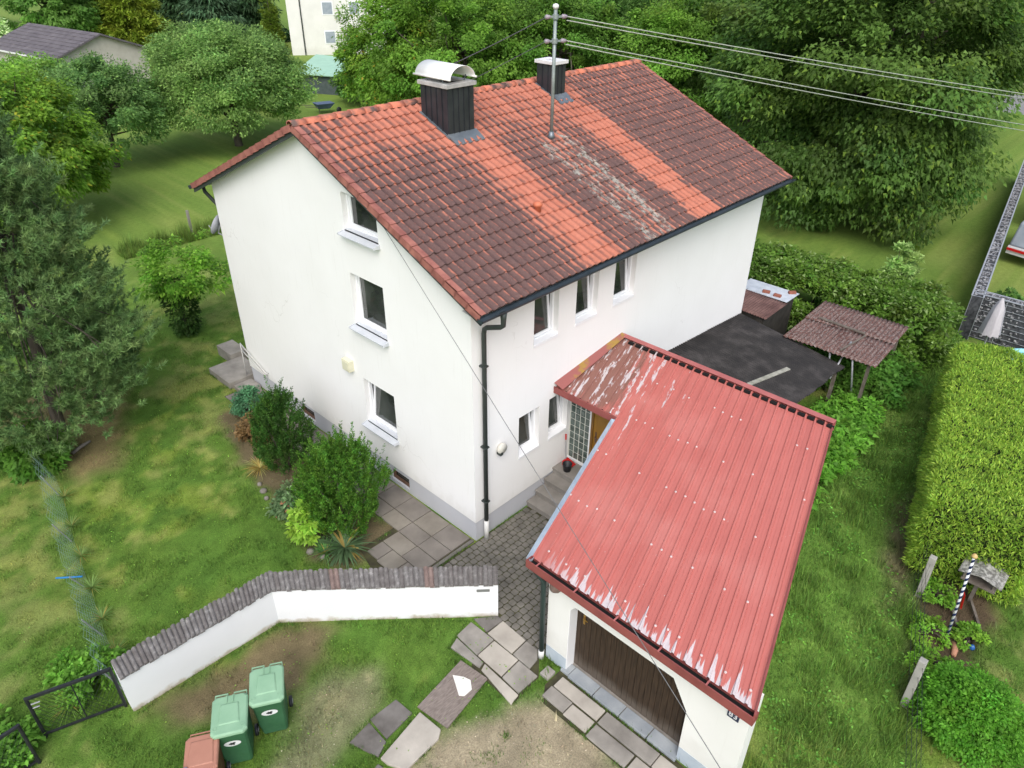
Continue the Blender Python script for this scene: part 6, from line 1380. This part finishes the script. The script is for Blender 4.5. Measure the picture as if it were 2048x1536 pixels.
# ---- hedges on the right
def hedge(name, label, axis_a, axis_b, width, h, base, n, L, core, tip, ptip, rough=.05, zb=.15, up=.35):
    a, b = np.array([*axis_a, 0.]), np.array([*axis_b, 0.]); u = unit((b-a)[None])[0]; nn = np.array([-u[1], u[0], 0.]); LL = np.linalg.norm(b-a)
    root = empty(name, tuple((a+b)/2), label, 'hedge'); w2 = width/2
    areas = np.array([LL*width, LL*(h-zb), LL*(h-zb), width*(h-zb), width*(h-zb)]); k_ = RG.choice(5, n, p=areas/areas.sum()); s, q, r = RG.random(n), RG.random(n), RG.random(n)
    P = np.zeros((n, 3)); N = np.zeros((n, 3)); rd_ = .22
    for f in range(5):
        m = k_ == f
        if f == 0: loc = np.stack([s[m]*LL, (q[m]*2-1)*w2, np.full(m.sum(), h)], -1); nr = (0, 0, 1)
        elif f in (1, 2): sg = 1 if f == 1 else -1; loc = np.stack([s[m]*LL, np.full(m.sum(), sg*w2), zb+q[m]*(h-zb)], -1); nr = (0, sg, 0)
        else: sg = 1 if f == 3 else 0; loc = np.stack([np.full(m.sum(), sg*LL), (s[m]*2-1)*w2, zb+q[m]*(h-zb)], -1); nr = (1 if sg else -1, 0, 0)
        c_ = np.clip(loc, [rd_, -w2+rd_, 0], [LL-rd_, w2-rd_, h-rd_]); dv = unit(loc-c_+1e-9); loc = c_+dv*rd_; P[m] = loc; N[m] = unit(dv+np.array(nr)*.3)
    bmp = (fbm(P[:, 0]*1.+P[:, 2], P[:, 1]*1.-P[:, 2]*.7, 1.3, 3)-.5)*.28+(fbm(P[:, 0]+P[:, 2], P[:, 1]+P[:, 2], 5., 4)-.5)*.14
    P = P+N*(bmp+RG.normal(0, rough, n))[:, None]
    Rm = np.stack([u, nn, np.array([0, 0, 1.])], 0); P = P@Rm+a; N = N@Rm
    ax = unit(N*.8+RG.normal(0, .55, (n, 3))+np.array([0, 0, up])); nor = unit(RG.normal(size=(n, 3))+N*.3)
    cl = fbm(P[:, 0], P[:, 1]+P[:, 2], 2.2, 8); col = np.array(base)*(1+(cl[:, None]-.5)*.7)*np.exp(RG.normal(0, .2, (n, 1))); m = RG.random(n) < ptip*(.4+1.2*cl); col[m] = np.array(tip)*np.exp(RG.normal(0, .18, (m.sum(), 1)))
    V, F, K = leaf_arrays(P, ax, nor, L*RG.uniform(.6, 1.3, n), L*.26*np.ones(n), col, .1); np_obj('foliage', V, F, M_LEAF, root, K)
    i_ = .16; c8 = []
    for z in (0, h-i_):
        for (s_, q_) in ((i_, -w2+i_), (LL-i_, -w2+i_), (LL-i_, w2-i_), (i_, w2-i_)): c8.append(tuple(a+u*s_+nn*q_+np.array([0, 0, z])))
    MB().hexa(c8).build('dark_core_box', core, root); return root  # solid dark box added inside to block the view through the foliage
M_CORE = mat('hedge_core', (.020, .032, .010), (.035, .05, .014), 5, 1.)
hedge('thuja_hedge', 'clipped yellow green thuja hedge at the right edge', (6.15, -8.42), (14.1, -6.62), 2.1, 2.05, (.140, .212, .043), 78000, .115, M_CORE, (.225, .280, .058), .48, .03)
def mass(name, label, poly, h, base, n, per, L, tip=None, ptip=0., rc=.34, cat='hedge'):
    root = empty(name, (*np.mean(poly, 0), 0), label, cat); P = []
    xs, ys = C(poly)[:, 0], C(poly)[:, 1]
    while len(P) < n:
        q = np.array([RG.uniform(xs.min(), xs.max()), RG.uniform(ys.min(), ys.max())]); d_ = poly_sd(q[:1], q[1:], poly)[0]
        if d_ < 0: continue
        top = h*(.55+.45*min(1, d_/.7))*(.8+.4*fbm(q[:1], q[1:], .6, 4)[0]); z = top*(RG.uniform(.2, 1.) if d_ < .6 else RG.uniform(.72, 1.)); P.append((q[0], q[1], z))
    P = np.array(P); out = unit(np.stack([RG.normal(0, .4, n)-.3, RG.normal(0, .4, n)-.3, np.ones(n)], -1)); a_ = clump_leaves(P, out, rc*RG.uniform(.7, 1.3, n), per, base, L, tip=tip, ptip=ptip, up=.8, cvar=.2); np_obj('foliage', *a_[:2], M_LEAF, root, a_[2])
    mb = MB()
    for q in P[:30]: mb.tube([(q[0]+.1, q[1], -.05), tuple(q)], [.03, .008], 5)
    mb.build('stems', M_BARK, root, True); return root
mass('overgrown_hedge', 'overgrown leafy hedge with pale shoots behind the sheds', [(13.9, 4.5), (13.9, .4), (14.5, -1.3), (14.6, -4.2), (15.6, -5.3), (17.6, -4.8), (18.0, -2), (17.9, 1.0), (17.6, 4.5)], 2.1, (.066, .112, .022), 760, 100, .12, (.17, .21, .11), .11)
mass('bramble_patch', 'dark leafy brambles under the rusty shelter', [(11.7, -1.0), (14.6, -1.2), (14.8, -4.6), (13.2, -5.0), (11.8, -4.6), (11.7, -3.6)], .75, (.060, .125, .026), 150, 80, .14, cat='brambles')
mass('weed_bed', 'leafy green weeds beside the black lean-to corner', [(7.6, -3.5), (11.6, -3.5), (11.9, -4.6), (9.2, -4.9), (7.2, -4.9), (6.3, -5.0), (6.2, -4.5)], .62, (.085, .18, .030), 120, 60, .14, cat='weeds')
bush('round_bush', 'round bright green bush at the lower right corner', 2.85, -9.5, .92, 1.2, (.070, .165, .022), 260, 95, .062, hollow=True, rc=.19)
for i, (x_, y_, r_, lb_) in enumerate(((5.6, -8.15, .35, 'bright green bed plant by the leaning concrete post'), (4.5, -8.35, .38, 'bright green bed plant left of the maypole foot'), (3.7, -8.65, .42, 'bright green bed plant between the round bush and the maypole'), (4.9, -9.05, .3, 'bright green bed plant right of the maypole foot'))):
    bush('bed_plant', lb_, x_, y_, r_, .34, (.11, .20, .03), 24, 42, .07, 'plant', 'plants in the mulch bed')
bush('garden_shrub', 'tall pale shrub on the meadow by the gabion wall', 20.2, -2.0, .7, 2.4, (.14, .20, .08), 36, 55, .16, tip=(.26, .32, .16), ptip=.2)
bush('garden_shrub', 'green tuft among the stones behind the gabion wall', 22.3, -5.4, .6, .8, (.07, .13, .04), 30, 50, .14)

# ================================================================== GRASS AND WEEDS (uncountable)
def grass(name, n, xr, yr, hmin, hmax, label, seedmask, wd_=.006, spread=.7):
    x = RG.uniform(*xr, n); y = RG.uniform(*yr, n); g_, bare, lush, dry = ground_color(x, y); keep = RG.random(n) < seedmask(x, y, bare, lush)
    inside = (x > -.1) & (x < HL+.1) & (y > -.1) & (y < HW+.1)
    for pl in (GARAGE, PC, [(-2.45, .1), (0, .1), (0, 9.8), (-1.04, 9.8), (-1.04, 1.72), (-2.0, 1.72)], [(-1.28, -1.98), (-1.3, -3.15), (-1.62, -3.45), (-2.6, -3.35), (-2.35, -1.5), (-1.55, -1.5)], [(-2.44, -2.12), (-3.66, -2.28), (-3.56, -2.98), (-2.37, -2.78)], [(-3.70, -2.40), (-4.72, -2.58), (-4.55, -3.05), (-3.66, -2.92)], [(-3.83, -1.88), (-4.92, -1.96), (-4.72, -2.52), (-3.80, -2.30)], [(-1.24, -3.5), (-1.24, -6.5), (-2.0, -6.9), (-2.0, -3.72)], [(1.7, 0), (3.2, 0), (3.2, -2), (1.7, -2.4)]):
        inside |= poly_sd(x, y, pl) > -.01
    for a, b in ((WR, WB), (WB, WL)):
        inside |= poly_sd(x, y, [tuple(a.xy), tuple(b.xy), tuple((b+nb).xy), tuple((a+n1).xy)]) > 0
    keep &= ~inside; x, y, g_, dry, lush = x[keep], y[keep], g_[keep], dry[keep], lush[keep]; m = len(x); z = ground_z(x, y)
    a = RG.uniform(0, 2*math.pi, m); L = RG.uniform(hmin, hmax, m)*(.5+1.3*sstep(fbm(x, y, 2.4, 41), .42, .66))*(1+.5*lush)*(1-.35*dry); le = RG.uniform(.1, spread, m)
    ax = unit(np.stack([np.cos(a)*le, np.sin(a)*le, np.ones(m)], -1)); P = np.stack([x, y, z-.005], -1); s = np.stack([-np.sin(a), np.cos(a), np.zeros(m)], -1)*wd_
    col = g_*np.exp(RG.normal(.10, .28, (m, 1)))*np.exp(RG.normal(0, .08, (m, 3)))
    V = np.stack([P+s, P-s, P+ax*L[:, None]], 1).reshape(-1, 3); o = np_obj(name, V, np.arange(3*m).reshape(m, 3), M_GRASS, None, np.repeat(col, 3, 0)); tag(o, label, 'grass', kind='stuff')
grass('lawn_grass', 330000, (-10.2, 3), (-4, 17), .025, .065, 'short lawn grass in front and left of the house', lambda x, y, b, l: (1-.93*b)*np.clip(1.25-np.hypot(x+8, y+9)/30, .2, 1), .007, .9)
grass('unmown_strip', 9000, (1.2, 7.2), (22.5, 23.4), .25, .55, 'dark unmown grass strip along the old fence line on the back lawn', lambda x, y, b, l: np.ones(len(x))*.9, .012, .8)
grass('long_grass', 200000, (-3, 17), (-12, -3), .05, .15, 'long rough grass right of the garage', lambda x, y, b, l: (1-.85*b)*(.35+.65*l), .008, 1.)
def ground_leaves(name, n, xr, yr, label, base, L, msk, cat='weeds'):
    x = RG.uniform(*xr, n); y = RG.uniform(*yr, n); k_ = msk(x, y); x, y = x[k_], y[k_]; m = len(x); z = ground_z(x, y)+RG.uniform(.01, .09, m); a = RG.uniform(0, 6.283, m)
    ax = np.stack([np.cos(a), np.sin(a), np.full(m, .25)], -1); V, F, K = leaf_arrays(np.stack([x, y, z], -1), unit(ax), unit(np.array([0, 0, 1.])+RG.normal(0, .35, (m, 3))), L*RG.uniform(.6, 1.4, m), L*.6*RG.uniform(.7, 1.2, m), tint(m, base, .3, .12)); o = np_obj(name, V, F, M_LEAF, None, K); tag(o, label, cat, kind='stuff')
STR = [(-1, -7.35), (5, -5.5), (10, -4.6), (15, -5.2), (9, -6.9), (2, -8.7), (-3, -11.5)]
ground_leaves('strip_weeds', 17000, (-3, 15), (-11, -4.5), 'broad leaved weeds in the grass right of the garage', (.10, .19, .045), .075, lambda x, y: (poly_sd(x, y, STR) > 0) & (fbm(x, y, 1.3, 31) > .47))
ground_leaves('lawn_weeds', 5000, (-9.5, -1), (-3.5, 12), 'clover and weeds in the front lawn', (.10, .165, .035), .04, lambda x, y: (fbm(x, y, 1.6, 37) > .55) & (poly_sd(x, y, P_GRAVEL) < -.2) & ~((x > -2.6) & (y > -1) & (y < 2)))
# tufts along edges of walls, slabs and in the gravel
EDG = [((-1.2, -1.98), (-4.4, 1.12)), ((-4.4, 1.12), (-7.25, 1.2)), ((-1.25, -1.75), (-1.3, -1.95)), ((-2.46, -3.3), (-2.40, -1.7)), ((-2.42, -1.72), (-1.6, -1.5)), ((-2.42, -3.48), (-1.66, -3.46)), ((-3.6, -2.24), (-2.5, -2.08)), ((-3.6, -3.02), (-2.4, -2.82)), ((-3.7, -2.36), (-4.72, -2.55)), ((-3.66, -2.98), (-4.5, -3.1)), ((-1.98, -3.7), (-2.02, -6.5)), ((-1.32, -3.75), (-1.32, -6.3)), ((-1.64, -4.8), (-1.95, -4.8)), ((-1.3, -3.3), (-1.2, -3.6)), ((-1.05, 1.6), (-1.05, 8.8)), ((-2.05, 1.6), (-1.05, 1.66)), ((-.02, .02), (-2.4, .02)), ((.2, -.03), (1.6, -.03)), ((-.7, 10.0), (-.75, 11.4)), ((-4.94, -1.95), (-4.74, -2.55)), ((-3.8, -1.85), (-4.9, -1.9))]
ex, ey = [], []
for (x0, y0), (x1, y1) in EDG:
    L_ = math.hypot(x1-x0, y1-y0); m = int(L_*170); q = RG.random(m); f_ = fbm(x0+(x1-x0)*q, y0+(y1-y0)*q, 3., 51); k_ = f_ > .46; ex.append((x0+(x1-x0)*q+RG.normal(0, .022, m))[k_]); ey.append((y0+(y1-y0)*q+RG.normal(0, .022, m))[k_])
for i in range(46):
    cx_, cy_ = RG.uniform(-6.5, -2.1), RG.uniform(-7.5, -3.2)
    if poly_sd(C([cx_]), C([cy_]), P_GRAVEL)[0] < 0: continue
    m = int(RG.uniform(15, 70)); s_ = RG.uniform(.03, .11); ex.append(cx_+RG.normal(0, s_, m)); ey.append(cy_+RG.normal(0, s_, m))
x, y = np.concatenate(ex), np.concatenate(ey); m = len(x); a = RG.uniform(0, 6.283, m); le = RG.uniform(.1, .9, m); ax = unit(np.stack([np.cos(a)*le, np.sin(a)*le, np.ones(m)], -1)); P = np.stack([x, y, np.full(m, -.01)], -1); sd_w = np.stack([-np.sin(a), np.cos(a), np.zeros(m)], -1)*.006
V = np.stack([P+sd_w, P-sd_w, P+ax*RG.uniform(.04, .11, m)[:, None]], 1).reshape(-1, 3); o = np_obj('edge_tufts', V, np.arange(3*m).reshape(m, 3), M_GRASS, None, np.repeat(tint(m, (.10, .19, .035), .35, .12), 3, 0)); tag(o, 'grass tufts along wall feet, slab edges and in the gravel', 'grass', kind='stuff')
# gravel stones on the drive
n = 5200; x = RG.uniform(-8, -1.7, n); y = RG.uniform(-9, -.4, n); k_ = ((poly_sd(x, y, P_GRAVEL) > -.1) | ((poly_sd(x, y, P_TRACK) > 0) & (RG.random(n) < .5))) & (x < -2.02); x, y = x[k_], y[k_]; m = len(x); s = RG.uniform(.006, .02, m)
z = ground_z(x, y); ang = np.array([0, 2.1, 4.2]); V = np.stack([np.stack([x+s*np.cos(q), y+s*np.sin(q), z-.002], -1) for q in ang]+[np.stack([x, y, z+s*.8], -1)], 1).reshape(-1, 3); b_ = np.arange(m)[:, None]*4
F = np.concatenate([b_+np.array([[0, 1, 3]]), b_+np.array([[1, 2, 3]]), b_+np.array([[2, 0, 3]])]); o = np_obj('gravel', V, F, M_GRASS, None, np.repeat(tint(m, (.42, .36, .27), .35, .05), 4, 0)); tag(o, 'loose pale gravel on the drive', 'gravel', kind='stuff')
